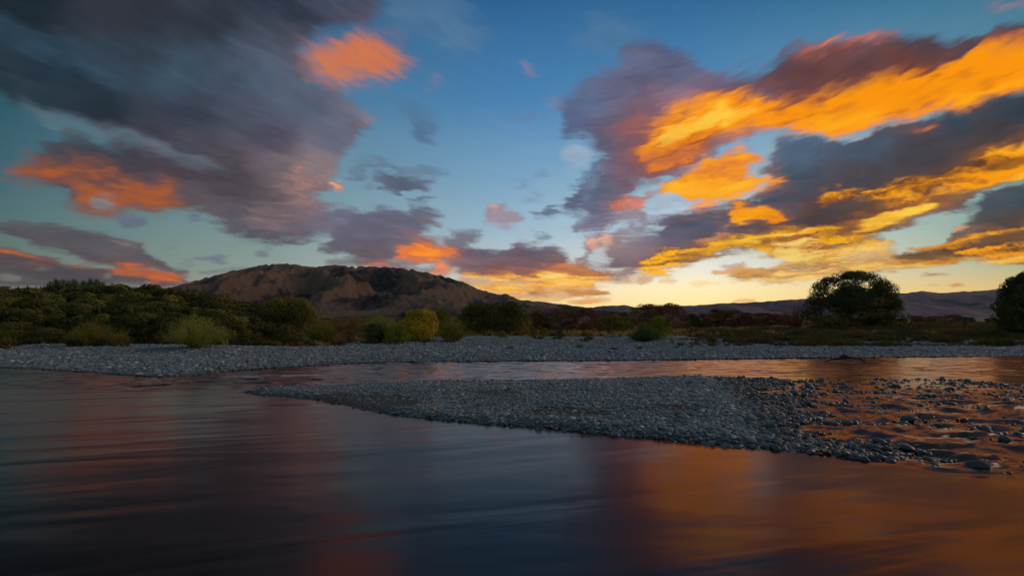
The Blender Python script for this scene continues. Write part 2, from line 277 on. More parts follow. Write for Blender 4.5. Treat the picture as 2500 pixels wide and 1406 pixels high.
    glow([(1860,440),(1922,434),(1920,444),(1870,452)], (240,130,40), (255,160,50), 5, 4, .9)
    glow([(1492,494),(1510,484),(1560,470),(1606,462),(1580,480),(1562,506),(1530,508),(1500,506)], (160,104,98), (232,122,80), 8, 8, .85, bias=.55)
    cloud([(1600,486),(1660,474),(1680,494),(1740,494),(1700,508),(1640,525),(1590,530),(1585,505)], 7, 8, .85, tint=(176,196,212))
    glow([(1690,498),(1730,490),(1758,492),(1740,506),(1700,508)], (220,128,80), (255,156,80), 5, 6, .85)
    glow([(1774,520),(1790,500),(1815,496),(1840,508),(1880,514),(1912,524),(1922,536),(1888,554),(1866,538),(1830,536),(1785,540)], (236,130,20), (255,166,14), 5, 7, .97, puff=7)
    glow([(1880,350),(1870,365),(1888,378),(1880,366)], (220,120,60), (240,140,70), 4, 4, .8)
    glow([(2218,328),(2240,316),(2290,306),(2280,318),(2240,332)], (160,90,64), (224,124,70), 7, 6, .85)
    glow([(1700,594),(1740,580),(1770,556),(1780,572),(1750,590),(1720,600)], (170,120,108), (214,140,104), 8, 8, .85)
    # fire along the lower edge of the band
    glow([(1960,500),(1990,480),(2040,464),(2120,452),(2200,438),(2260,424),(2330,404),(2420,380),(2500,352),(2700,300),(2700,420),(2500,430),(2420,446),(2340,456),(2280,462),(2240,480),(2170,496),(2150,486),(2080,484),(2020,492)], (108,60,32), (255,160,10), 9, 11, .96, con=3.2, bias=.62, fine=True, hole=.3)
    glow([(2140,488),(2180,480),(2270,466),(2380,446),(2500,420),(2700,370),(2700,400),(2500,436),(2400,452),(2280,474),(2180,494)], (250,150,20), (255,190,50), 7, 6, .9, con=3.0, bias=.6)
    glow([(2400,384),(2500,348),(2700,296),(2700,320),(2500,368),(2430,384)], (240,140,20), (255,180,30), 6, 5, .9, con=2.0)
    cloud([(2160,450),(2260,434),(2360,412),(2500,372),(2700,330),(2700,350),(2500,392),(2400,420),(2300,436),(2200,458)], 9, 9, .75, tint=(112,66,32))
    glow([(1900,560),(1990,530),(2060,514),(2120,500),(2160,520),(2080,548),(1980,566)], (84,62,60), (176,100,34), 18, 10, .7, con=2.6, bias=.4)
    glow([(2046,572),(2090,552),(2130,534),(2180,510),(2240,500),(2282,488),(2268,508),(2220,530),(2160,550),(2110,566)], (240,150,26), (255,206,70), 7, 7, .97, con=2.4, bias=.6)
    glow([(1560,664),(1572,640),(1600,622),(1660,612),(1720,604),(1800,590),(1880,572),(1960,560),(2040,560),(2060,572),(2130,566),(2160,574),(2140,600),(2080,606),(2050,620),(2020,650),(1960,640),(1900,624),(1840,616),(1760,620),(1700,640),(1640,660),(1600,674)], (120,76,44), (255,180,24), 8, 12, .97, con=3.6, bias=.66, fine=True, hole=.5)
    glow([(1720,606),(1800,588),(1880,570),(1956,556),(1950,566),(1880,582),(1800,600)], (255,180,30), (255,200,60), 5, 5, .9)
    cloud([(1640,624),(1720,616),(1830,602),(1930,580),(1990,572),(1930,592),(1840,612),(1740,626)], 6, 8, .62, tint=(128,88,60))
    glow([(1900,580),(1980,574),(2020,590),(2040,620),(2010,650),(1950,660),(1900,630)], (196,120,44), (255,220,120), 12, 14, .85, con=3.4, bias=.6, fine=True, hole=.6)
    glow([(2050,598),(2090,592),(2130,598),(2190,584),(2150,604),(2090,616),(2050,616)], (200,140,70), (255,196,96), 5, 7, .9)
    glow([(1760,672),(1850,650),(1950,636),(2060,640),(2160,632),(2260,612),(2340,600),(2500,600),(2640,590),(2640,640),(2400,640),(2250,652),(2100,670),(1950,680),(1800,682)], (150,108,76), (255,196,84), 9, 16, .92, con=2.4, bias=.5, fine=True, hole=.85)
    glow([(1990,610),(2040,596),(2110,590),(2190,582),(2160,606),(2200,620),(2120,640),(2020,650)], (190,120,56), (255,206,100), 8, 14, .85, con=2.4, bias=.5, fine=True, hole=.7)
    # small bars right of centre
    for q in ((1728,648,1900,664,(150,124,112),(226,160,90)),(1780,664,1920,676,(140,110,84),(214,146,62)),(1950,650,2080,666,(140,112,96),(196,140,80)),(2060,640,2230,656,(206,146,70),(255,206,110)),(2090,658,2150,668,(150,104,60),(190,120,50)),
              (1460,686,1590,692,(206,160,110),(232,190,136)),(1555,684,1590,690,(190,150,116),(214,166,120)),(1610,682,1650,688,(226,180,120),(250,200,140)),(1680,686,1760,698,(236,196,130),(250,210,140)),(1850,652,2090,676,(190,140,90),(255,206,110)),(1790,734,1840,738,(226,160,80),(236,170,90)),
              (2150,622,2330,640,(140,104,76),(236,160,50)),(2250,624,2370,642,(150,90,30),(214,130,30)),(2230,662,2320,671,(150,100,44),(170,110,44)),(2320,690,2360,698,(196,120,40),(220,136,40)),(2265,694,2300,699,(180,150,104),(190,156,108)),(2200,674,2300,677,(226,180,100),(232,190,120)),(2330,656,2380,662,(240,200,110),(250,210,120)),
              (2240,714,2300,717,(170,150,110),(170,150,110)),(2040,700,2100,703,(236,190,120),(240,196,120)),(2180,640,2330,650,(226,160,70),(255,200,90))):
        w_ = q[2] - q[0]
        glow([(q[0], q[3]), (q[0] + .3 * w_, q[1] + 2), (q[0] + .6 * w_, q[1]), (q[2], (q[1] + q[3]) / 2), (q[0] + .75 * w_, q[3]), (q[0] + .3 * w_, q[3] + 1)], q[4], q[5], 4.5, 10, .9, con=2.5, puff=10, streak=1.0, fine=True)
    # far right cloud
    cloud([(3400,250),(2700,400),(2520,446),(2450,458),(2405,480),(2380,510),(2350,545),(2330,556),(2310,585),(2300,600),(2180,622),(2200,640),(2330,626),(2420,630),(2480,640),(2560,640),(3400,640)], 7, 12, .97)
    glow([(2326,556),(2350,540),(2372,548),(2350,560),(2320,570)], (200,160,130), (252,200,140), 5, 6, .8)
    glow([(2330,592),(2360,572),(2440,556),(2500,544),(2700,500),(2700,530),(2500,562),(2430,574),(2370,588),(2320,606)], (240,146,24), (255,188,44), 6, 6, .96, con=2.5, bias=.6)
    glow([(2190,616),(2280,600),(2340,592),(2400,588),(2500,590),(2700,570),(2700,630),(2500,636),(2420,634),(2360,620),(2260,620)], (90,64,44), (255,160,14), 7, 11, .92, con=3.8, bias=.5, fine=True, hole=.5)
    glow([(2370,640),(2440,632),(2500,622),(2700,600),(2700,622),(2520,634),(2420,646)], (240,170,60), (255,210,90), 5, 6, .9, con=2.5)
    cloud([(2360,500),(2390,490),(2410,505),(2380,520),(2350,515)], 9, 12, .5)
    # wisps, top right corner, and unseen clouds beyond the frame, thickened overhead to darken the river's reflection
    glow([(2380,32),(2420,14),(2470,0),(2520,-30),(2530,-10),(2480,12),(2430,30)], (90,110,140), (166,124,130), 10, 12, .6)
    cloud([(2050,112),(2130,104),(2200,92),(2140,84)], 14, 14, .2, tint=(90,104,130))
    nz = fbm(ang * 1.5 + 11, rho * 1.3, 5, 6) + .25 * B1
    far = sstep(.40, .56, nz) * np.clip(sstep(40, -260, PY) * .9 + sstep(-60, -400, PX) + sstep(2620, 2900, PX) * .8, 0, 1) * sstep(800, 700, PY)
    warm = sstep(2300, 3000, PX) * .5
    cc = body * (1 - warm[..., None]) + warm[..., None] * lin((190, 104, 50)).astype(np.float32)
    img = img * (1 - far[..., None] * .85) + cc * far[..., None] * .85
    # the wind: tear the edges a little, then smear along the streets as a slow shutter does
    slope = V * hx / (620.0 * np.sqrt(1 + hx * hx)) * -1.0
    slope = (PY - 790.0) / (1 + hx * hx) * hx / 620.0
    lenx = 1.5 + 11 * sstep(560, 120, PY)
    wx_ = PX + (18 * B3 + 16 * S4) * (.25 + .75 * sstep(720, 400, PY)); wy_ = PY + 15 * S3 * (.15 + .85 * sstep(720, 450, PY)) + 14 * B2 * sstep(700, 500, PY)
    out = np.zeros_like(img); ws = 0
    for s_ in np.linspace(-1, 1, 9):
        w_ = 1 - .55 * abs(s_); xx_ = wx_ + s_ * lenx; yy_ = wy_ + s_ * lenx * slope
        ii = np.clip(((xx_ - X0) / ST).astype(np.int32), 0, W - 1); jj = np.clip(((yy_ - Y0) / ST).astype(np.int32), 0, H - 1)
        out += w_ * img[jj, ii]; ws += w_
    img = (out / ws).astype(np.float32)
    img *= (1 + .16 * np.exp(-((PX - 1640) / 330) ** 2) * sstep(610, 730, PY))[..., None]
    return img, gx, gy, (X0, Y0, ST)

def front_chart(nu=2600, nv=1000, azm=math.radians(58), elm=math.radians(46)):
    """resample onto an azimuth x elevation chart"""
    img, gx, gy, (X0, Y0, ST) = make_front_sky()
    az = (np.linspace(-1, 1, nu) * azm)[None, :]; el = np.linspace(math.radians(-2), elm, nv)[:, None]
    x = CX + FPX * np.tan(az) + 0 * el; y = HY - FPX * np.tan(el) / np.cos(az)
    fx = np.clip((x - X0) / ST, 0, len(gx) - 1.01); fy = np.clip((y - Y0) / ST, 0, len(gy) - 1.01)
    ix = fx.astype(int); iy = fy.astype(int); fx = (fx - ix)[..., None].astype(np.float32); fy = (fy - iy)[..., None].astype(np.float32)
    o = (img[iy, ix] * (1 - fx) + img[iy, ix + 1] * fx) * (1 - fy) + (img[iy + 1, ix] * (1 - fx) + img[iy + 1, ix + 1] * fx) * fy
    return o
# ---------------------------------------------------------------- world
AZM, ELM, EL0 = R(58), R(46), R(-2)
def np_image(name, arr):
    h, w = arr.shape[:2]
    im = bpy.data.images.new(name, w, h, alpha=False, float_buffer=True)
    im.colorspace_settings.name = 'Linear Rec.709'
    px = np.ones((h, w, 4), np.float32); px[..., :3] = arr
    im.pixels.foreach_set(px.ravel()); im.update(); im.pack()
    return im
front = front_chart(2600, 1000, AZM, ELM)
def back_chart(w=1024, h=512):  # unseen sky behind, lightened and warmed to brighten the land
    az = ((np.arange(w) + .5) / w * 2 - 1)[None, :] * math.pi + np.zeros((h, 1)); el = ((np.arange(h) + .5) / h - .5)[:, None] * math.pi + 0 * az
    tt = np.clip(el / (math.pi / 2), 0, 1) ** .55
    glow_ = np.exp(-((az - R(28)) / R(52)) ** 2)[..., None] * np.exp(-(np.clip(el, 0, 2) / R(14)) ** 2)[..., None]
    hz, md, zn = lin((136, 134, 132)), lin((84, 122, 140)), lin((44, 86, 122))
    t = tt[..., None]
    c = np.where(t < .5, hz * (1 - t * 2) + md * t * 2, md * (2 - t * 2) + zn * (t * 2 - 1))
    c = c * (1 - glow_) + lin((240, 190, 120)) * glow_
    q = 1 / np.maximum(np.sin(np.abs(el)) + .12, .12); X = np.sin(az) * np.cos(el) * q; Y = np.cos(az) * np.cos(el) * q
    n = fbm(X * .9 + 40, Y * .55 + 12, 6, 2, .55)
    m = sstep(.46, .60, n)[..., None] * .85
    pk = (sstep(.52, .66, fbm(X * 1.3 + 9, Y * .8 + 3, 5, 5)) * np.exp(-(el / R(32)) ** 2))[..., None]
    cc = lin((92, 98, 106)) * (1 - pk) + lin((196, 130, 100)) * pk
    cc = cc * (.8 + .8 * (n[..., None] - .4))
    return (c * (1 - m) + cc * m).astype(np.float32)
back = back_chart()
w = bpy.data.worlds.new('World'); sc.world = w; w.use_nodes = True
nt = w.node_tree; nt.nodes.clear()
def N(tree, t, **kw):
    n = tree.nodes.new(t)
    for k, v in kw.items(): setattr(n, k, v)
    return n
def M(tree, op, a, b=None, c=None):
    n = tree.nodes.new('ShaderNodeMath'); n.operation = op
    for i, v in enumerate((a, b, c)):
        if v is None: continue
        if isinstance(v, (int, float)): n.inputs[i].default_value = v
        else: tree.links.new(v, n.inputs[i])
    return n.outputs[0]
tc = N(nt, 'ShaderNodeTexCoord'); sp = N(nt, 'ShaderNodeSeparateXYZ'); nt.links.new(tc.outputs['Generated'], sp.inputs[0])
az = M(nt, 'ARCTAN2', sp.outputs[0], sp.outputs[1]); el = M(nt, 'ARCSINE', sp.outputs[2])
def img_node(im, u, v, ext):
    cb = N(nt, 'ShaderNodeCombineXYZ'); nt.links.new(u, cb.inputs[0]); nt.links.new(v, cb.inputs[1])
    t = N(nt, 'ShaderNodeTexImage'); t.image = im; t.extension = ext; t.interpolation = 'Linear'
    nt.links.new(cb.outputs[0], t.inputs[0]); return t.outputs[0]
fr = img_node(np_image('sky_front', front), M(nt, 'MULTIPLY_ADD', az, .5 / AZM, .5), M(nt, 'MULTIPLY_ADD', el, 1 / (ELM - EL0), -EL0 / (ELM - EL0)), 'EXTEND')
bk = img_node(np_image('sky_back', back), M(nt, 'MULTIPLY_ADD', az, .5 / math.pi, .5), M(nt, 'MULTIPLY_ADD', el, 1 / math.pi, .5), 'REPEAT')
def ramp(v, a, b):
    n = N(nt, 'ShaderNodeMapRange'); n.interpolation_type = 'SMOOTHSTEP'; nt.links.new(v, n.inputs[0])
    n.inputs[1].default_value = a; n.inputs[2].default_value = b; n.inputs[3].default_value = 1; n.inputs[4].default_value = 0
    return n.outputs[0]
mk = M(nt, 'MULTIPLY', ramp(M(nt, 'ABSOLUTE', az), R(48), R(57.5)), ramp(el, R(34), R(45)))
mx = N(nt, 'ShaderNodeMix', data_type='RGBA'); nt.links.new(mk, mx.inputs[0]); nt.links.new(bk, mx.inputs[6]); nt.links.new(fr, mx.inputs[7])
bg = N(nt, 'ShaderNodeBackground'); nt.links.new(mx.outputs[2], bg.inputs[0]); bg.inputs[1].default_value = SKY_GAIN
wo = N(nt, 'ShaderNodeOutputWorld'); nt.links.new(bg.outputs[0], wo.inputs[0])
w.cycles.sampling_method = 'MANUAL'; w.cycles.sample_map_resolution = 1024
# ---------------------------------------------------------------- builders
def tag(o, label=None, cat=None, group=None, kind=None):
    if label: o['label'] = label
    if cat: o['category'] = cat
    if group: o['group'] = group
    if kind: o['kind'] = kind
    return o
def np_mesh(name, V, F, mat=None, smooth=False, attrs=None):
    """F: (n,3) or (n,4) int array"""
    me = bpy.data.meshes.new(name); V = np.asarray(V, np.float32); F = np.asarray(F, np.int32)
    k = F.shape[1]
    me.vertices.add(len(V)); me.vertices.foreach_set('co', V.ravel())
    me.loops.add(F.size); me.loops.foreach_set('vertex_index', F.ravel())
    me.polygons.add(len(F)); me.polygons.foreach_set('loop_start', np.arange(0, F.size, k, dtype=np.int32))
    try: me.polygons.foreach_set('loop_total', np.full(len(F), k, np.int32))
    except Exception: pass
    if smooth: me.polygons.foreach_set('use_smooth', np.ones(len(F), bool))
    for an, av in (attrs or {}).items():
        at = me.attributes.new(an, 'FLOAT', 'POINT'); at.data.foreach_set('value', np.asarray(av, np.float32).ravel())
    me.update(calc_edges=True); me.validate()
    if mat: me.materials.append(mat)
    return me
def link(name, me, parent=None, loc=(0, 0, 0)):
    o = bpy.data.objects.new(name, me); col.objects.link(o); o.location = loc
    if parent: o.parent = parent
    return o
def grid_faces(nr, nc, keep=None):
    i = np.arange(nr - 1)[:, None] * nc + np.arange(nc - 1)[None, :]
    F = np.stack([i, i + 1, i + nc + 1, i + nc], -1).reshape(-1, 4)
    return F if keep is None else F[keep.ravel()]
def compact(V, F, attrs):
    used = np.unique(F); mp = np.full(len(V), -1, np.int64); mp[used] = np.arange(len(used))
    return V[used], mp[F], {k: np.asarray(v).ravel()[used] for k, v in attrs.items()}

# ---------------------------------------------------------------- materials
def mat(name):
    m = bpy.data.materials.new(name); m.use_nodes = True; t = m.node_tree; t.nodes.clear()
    o = N(t, 'ShaderNodeOutputMaterial'); p = N(t, 'ShaderNodeBsdfPrincipled'); t.links.new(p.outputs[0], o.inputs[0])
    return m, t, p, o
def noise_(t, vec, scale, detail=4, rough=.55, dist=0.0):
    n = N(t, 'ShaderNodeTexNoise'); n.inputs['Scale'].default_value = scale; n.inputs['Detail'].default_value = detail
    n.inputs['Roughness'].default_value = rough; n.inputs['Distortion'].default_value = dist
    if vec is not None: t.links.new(vec, n.inputs['Vector'])
    return n.outputs[0]
def cramp(t, fac, stops, interp='LINEAR'):
    r = N(t, 'ShaderNodeValToRGB'); r.color_ramp.interpolation = interp
    e = r.color_ramp.elements
    while len(e) < len(stops): e.new(.5)
    for i, (p, c) in enumerate(stops): e[i].position = p; e[i].color = (*c, 1)
    t.links.new(fac, r.inputs[0]); return r.outputs[0]
def mixc(t, fac, a, b):
    n = N(t, 'ShaderNodeMix', data_type='RGBA')
    for i, v in ((0, fac), (6, a), (7, b)):
        if isinstance(v, (int, float)): n.inputs[i].default_value = v
        elif isinstance(v, tuple): n.inputs[i].default_value = (*v, 1)
        else: t.links.new(v, n.inputs[i])
    return n.outputs[2]
def maprange(t, v, a, b, c=0, d=1):
    n = N(t, 'ShaderNodeMapRange'); t.links.new(v, n.inputs[0])
    for i, x in enumerate((a, b, c, d)): n.inputs[i + 1].default_value = x
    return n.outputs[0]
def bump(t, h, strength, dist, normal=None):
    b = N(t, 'ShaderNodeBump'); b.inputs['Strength'].default_value = strength; b.inputs['Distance'].default_value = dist
    t.links.new(h, b.inputs['Height'])
    if normal is not None: t.links.new(normal, b.inputs['Normal'])
    return b.outputs[0]
def attr(t, name, inst=False):
    a = N(t, 'ShaderNodeAttribute'); a.attribute_name = name
    if inst: a.attribute_type = 'INSTANCER'
    return a.outputs['Fac']
def wpos(t): return N(t, 'ShaderNodeNewGeometry').outputs['Position']
def scaled(t, vec, s):
    n = N(t, 'ShaderNodeMapping'); n.inputs['Scale'].default_value = s; t.links.new(vec, n.inputs[0]); return n.outputs[0]

# gravel sheet: voronoi pebbles, with grass and silt taking over by attribute
def gravel_ground(name, wet=False):
    m, t, p, o = mat(name); P = wpos(t)
    v = N(t, 'ShaderNodeTexVoronoi'); v.inputs['Scale'].default_value = 7.5; t.links.new(P, v.inputs['Vector'])
    v2 = N(t, 'ShaderNodeTexVoronoi'); v2.inputs['Scale'].default_value = 17.0; t.links.new(P, v2.inputs['Vector'])
    sepc = N(t, 'ShaderNodeSeparateColor'); t.links.new(v.outputs['Color'], sepc.inputs[0])
    sepd = N(t, 'ShaderNodeSeparateColor'); t.links.new(v2.outputs['Color'], sepd.inputs[0])
    st = cramp(t, sepc.outputs[0], [(0, (.10, .10, .10)), (.35, (.20, .195, .19)), (.7, (.29, .27, .245)), (.93, (.38, .35, .32)), (1, (.60, .57, .52))])
    st2 = cramp(t, sepd.outputs[0], [(0, (.09, .09, .09)), (.5, (.22, .21, .20)), (1, (.42, .38, .34))])
    c = mixc(t, .5, st, st2)
    big = noise_(t, P, .35, 4)
    c = mixc(t, maprange(t, big, .52, .7, 0, .45), c, (.21, .185, .16))
    c = mixc(t, maprange(t, M(t, 'ADD', attr(t, 'silt'), M(t, 'MULTIPLY', M(t, 'SUBTRACT', noise_(t, P, 3.0, 4), .5), .8)), .35, .6), c, (.085, .062, .045))
    gr = attr(t, 'grass')
    gn = noise_(t, P, .12, 6, .65); gn2 = noise_(t, P, 2.5, 3)
    gc = cramp(t, gn, [(.3, (.07, .06, .025)), (.45, (.15, .10, .04)), (.6, (.24, .145, .06)), (.75, (.10, .08, .035))])
    gc = mixc(t, maprange(t, gn2, .35, .7, 0, .5), gc, (.07, .065, .03))
    gm = M(t, 'ADD', gr, M(t, 'MULTIPLY', M(t, 'SUBTRACT', noise_(t, P, .9, 5, .6), .5), 1.1))
    c = mixc(t, maprange(t, gm, .45, .6), c, gc)
    t.links.new(c, p.inputs['Base Color']); p.inputs['Roughness'].default_value = .45 if wet else .85
    h = M(t, 'ADD', M(t, 'MULTIPLY', v.outputs['Distance'], -1.0), M(t, 'MULTIPLY', v2.outputs['Distance'], -.5))
    t.links.new(bump(t, h, .9, .08), p.inputs['Normal'])
    return m
M_ground = gravel_ground('river_gravel'); M_bar = gravel_ground('bar_gravel')

def stone_mat(name, dark=1.0):
    m, t, p, o = mat(name)
    rnd = N(t, 'ShaderNodeObjectInfo').outputs['Random']; P = wpos(t)
    k = dark
    c = cramp(t, rnd, [(0, (.065*k, .07*k, .075*k)), (.16, (.12*k, .13*k, .14*k)), (.32, (.20*k, .205*k, .21*k)), (.45, (.25*k, .215*k, .205*k)), (.58, (.15*k, .185*k, .215*k)), (.70, (.30*k, .285*k, .26*k)), (.78, (.16*k, .165*k, .17*k)), (.87, (.36*k, .26*k, .19*k)), (.94, (.42*k, .39*k, .355*k)), (1, (min(.75, .72*k), min(.72, .69*k), min(.66, .64*k)))])
    n = noise_(t, P, 14, 5, .6)
    c = mixc(t, maprange(t, n, .35, .7, 0, .45), c, (.14*k, .145*k, .15*k))
    n2 = noise_(t, P, 60, 3, .6)
    c = mixc(t, maprange(t, n2, .55, .7, 0, .35), c, (.46*k, .45*k, .43*k))
    # a dark wet foot where the stone meets the river
    sep = N(t, 'ShaderNodeSeparateXYZ'); t.links.new(P, sep.inputs[0])
    wet = maprange(t, sep.outputs[2], .045, .11, 1, 0)
    c = mixc(t, M(t, 'MULTIPLY', wet, .72), c, (.03, .032, .034))
    t.links.new(c, p.inputs['Base Color'])
    t.links.new(maprange(t, wet, 0, 1, .72, .3), p.inputs['Roughness'])
    t.links.new(bump(t, n, .35, .02), p.inputs['Normal'])
    return m
M_stone = stone_mat('river_stone', 1.05)

# ---------------------------------------------------------------- the lie of the land
def px2w(px, Y, z=0.0):
    d = (CAMZ - z) * FPX / (Y - HY); return ((px - CX) / FPX * d, d)
far_px = [(-3000, 866), (-1500, 872), (-600, 880), (-200, 887), (0, 893), (150, 900), (300, 910), (420, 917), (480, 913), (560, 904), (700, 894), (830, 887), (950, 882), (1200, 880), (1500, 878), (1800, 874), (2200, 870), (2500, 868), (3200, 866), (5000, 864)]
far_w = np.array([px2w(a, b) for a, b in far_px])
_o = np.argsort(far_w[:, 0]); far_w = far_w[_o]
bar_px = [(575, 957), (690, 949), (800, 944), (930, 939), (1060, 935), (1230, 932), (1400, 929), (1560, 926), (1720, 922), (1860, 919), (2000, 917), (2150, 920), (2350, 928), (2600, 940), (2900, 960), (2950, 1040), (2700, 1120), (2480, 1165), (2300, 1150), (2200, 1130),
          (2080, 1122), (1960, 1104), (1850, 1093), (1700, 1080), (1550, 1065), (1400, 1052), (1280, 1042), (1150, 1032), (1000, 1018), (880, 1002), (810, 985), (740, 972), (650, 963)]
bar_w = np.array([px2w(a, b) for a, b in bar_px])
def poly_sd(x, y, poly):
    ins = np.zeros(x.shape, bool); d2 = np.full(x.shape, 1e12)
    n = len(poly)
    for k in range(n):
        x0, y0 = poly[k]; x1, y1 = poly[(k + 1) % n]; ex, ey = x1 - x0, y1 - y0
        t = np.clip(((x - x0) * ex + (y - y0) * ey) / (ex * ex + ey * ey + 1e-9), 0, 1)
        d2 = np.minimum(d2, (x - x0 - t * ex) ** 2 + (y - y0 - t * ey) ** 2)
        if y0 != y1: ins ^= ((y0 > y) != (y1 > y)) & (x < ex * (y - y0) / ey + x0)
    return np.sqrt(d2) * np.where(ins, 1, -1)
def wetness(x, y):
    """0 on the dry bar .. 1 out in the shallows at its upstream end"""
    return sstep(0, 1, (x - 2.7 - .30 * (y - 10)) / 6.0)
def bar_h(x, y):
    sd = poly_sd(x, y, bar_w); wt = wetness(x, y)
    n = fbm(x * .35 + 50, y * .35 + 20, 4, 3) - .5; n2 = fbm(x * 1.6 + 5, y * 1.6 + 2, 3, 1) - .5
    ins = -.30 + .25 * sstep(-.9, -.1, sd) + .17 * sstep(-.1, .5, sd) + .12 * sstep(.4, 3.0, sd)
    hi = ins + (.12 * n + .03 * n2) * sstep(-.1, .6, sd)
    lo = np.minimum(ins, -.045) + .13 * n + .10 * n2
    w2 = sstep(.08, .55, wt); return hi * (1 - w2) + lo * w2
def land_h(x, y):
    ys = np.interp(x, far_w[:, 0], far_w[:, 1]) + .9 * (fbm(x * .22 + 3, x * 0 + 1, 3, 2) - .5)
    d = y - ys
    n = fbm(x * .09 + 3, y * .13 + 8, 4, 4) - .5
    h = -.42 + .42 * sstep(-5, 0, d) + .25 * sstep(0, 3.5, d) + .10 * sstep(3, 14, d) + .42 * sstep(12, 70, d) + .3 * n * sstep(2, 12, d)
    h = h + .18 * sstep(-8, -22, x) * sstep(6, 9, d) * (1 - sstep(10, 16, d))
    near = sstep(2.2, -1.5, y)                               # the bank the camera stands on
    return h + 1.3 * near
def ground_h(x, y):
    return land_h(x, y)
def gz(x, y): return float(ground_h(np.array([float(x)]), np.array([float(y)]))[0])
def grassness(x, y):
    ys = np.interp(x, far_w[:, 0], far_w[:, 1]); d = y - ys
    px = CX + FPX * x / np.maximum(y, 1)
    edge = np.interp(px, [-3000, 0, 620, 830, 1000, 1150, 1500, 1700, 2500, 4000], [14, 13, 14, 16, 24, 28, 27, 24, 23, 23])
    return sstep(edge - 2.5, edge + 2.5, d + 5 * (fbm(x * .12, y * .12, 4, 5) - .5)) + sstep(2.0, -1.0, y)

def siltness(x, y):
    s = 0
    for px, Y, rx, ry in ((1345, 1008, .75, .55), (1425, 1016, .8, .5), (840, 970, 2.0, 1.0), (940, 985, 1.3, .8), (1210, 968, 1.0, .7), (1640, 1010, .7, .5)):
        cx, cy = px2w(px, Y, .1); s = s + np.exp(-(((x - cx) / rx) ** 2 + ((y - cy) / ry) ** 2) * 1.2)
    return np.clip(s, 0, 1)
# ground sheet: polar grid, fine in front, out past the hills
azg = np.concatenate([np.linspace(-180, -66, 30)[:-1], np.linspace(-66, 66, 460), np.linspace(66, 180, 30)[1:]])
rg = np.concatenate([[.3, 1, 2, 3, 4, 5, 6, 7], np.geomspace(8, 26, 30), np.geomspace(26.3, 75, 150), np.geomspace(76, 400, 60), np.geomspace(420, 14000, 30)])
A_, R_ = np.meshgrid(R(1) * azg, rg); gxx = np.sin(A_) * R_; gyy = np.cos(A_) * R_
zz = ground_h(gxx, gyy); zz = zz * sstep(1200, 300, R_) + .9 * sstep(300, 1200, R_)
V = np.stack([gxx, gyy, zz], -1).reshape(-1, 3)
me = np_mesh('ground', V, grid_faces(len(rg), len(azg)), M_ground, True, {'grass': grassness(gxx, gyy)})
ground = tag(link('ground', me), 'wide stony river flat running back to grassland below the hills', None, None, 'structure')

# gravel bar and the shoal it drowns into
bx = np.arange(-12.5, 24, .10); by = np.arange(7.2, 23.5, .10)
BX, BY = np.meshgrid(bx, by); BZ = bar_h(BX, BY)
V = np.stack([BX, BY, BZ], -1).reshape(-1, 3)
sdc = poly_sd(BX, BY, bar_w)
ok = (sdc > -1.1); ok = ok[:-1, :-1] & ok[1:, 1:]
wc = wetness(BX, BY)[:-1, :-1]
for nm, kp, lb in (('gravel_bar', ok & (wc < .45), 'long grey gravel bar tapering to a point in mid river'), ('shoal', ok & (wc >= .45), 'drowned stony end of the gravel bar under shallow fast water')):
    F = grid_faces(len(by), len(bx), kp); v2_, f2_, a2_ = compact(V, F, {'grass': np.zeros(len(V)), 'silt': siltness(BX, BY)})
    o = tag(link(nm, np_mesh(nm, v2_, f2_, M_bar, True, a2_)), lb, None, None, 'structure')
    if nm == 'gravel_bar': gravel_bar = o
    else: shoal = o

# ---------------------------------------------------------------- water
m, t, p, o_ = mat('river_water')
p.inputs['Base Color'].default_value = (.006, .008, .011, 1); p.inputs['IOR'].default_value = 1.333; p.inputs['Specular Tint'].default_value = (1, .64, .43, 1)
P = wpos(t)
def flow(s, a_):
    n = N(t, 'ShaderNodeMapping'); n.inputs['Scale'].default_value = s; r_ = N(t, 'ShaderNodeVectorRotate'); r_.rotation_type = 'Z_AXIS'; r_.inputs['Angle'].default_value = R(a_)
    t.links.new(P, r_.inputs['Vector']); t.links.new(r_.outputs[0], n.inputs[0]); return n.outputs[0]
fl = flow((.11, .62, 1), -16); fl2 = flow((.5, 2.4, 1), -8)
h1 = noise_(t, fl, 1.0, 2.5, .45, .8); h2 = noise_(t, fl2, 1.0, 3, .5, .4)
rf = attr(t, 'riffle')
hh = M(t, 'ADD', M(t, 'MULTIPLY', h1, .040), M(t, 'MULTIPLY', h2, M(t, 'MULTIPLY_ADD', rf, .035, .0015)))
t.links.new(bump(t, hh, 1.0, 1.0), p.inputs['Normal'])
t.links.new(M(t, 'MULTIPLY_ADD', attr(t, 'calm'), -.10, .16), p.inputs['Roughness'])
fo = attr(t, 'foam'); fn = noise_(t, scaled(t, P, (1.2, 5, 1)), 1.0, 5, .65)
fm = maprange(t, M(t, 'MULTIPLY', fo, fn), .42, .62)
t.links.new(mixc(t, fm, (.010, .007, .006), (.45, .46, .48)), p.inputs['Base Color'])
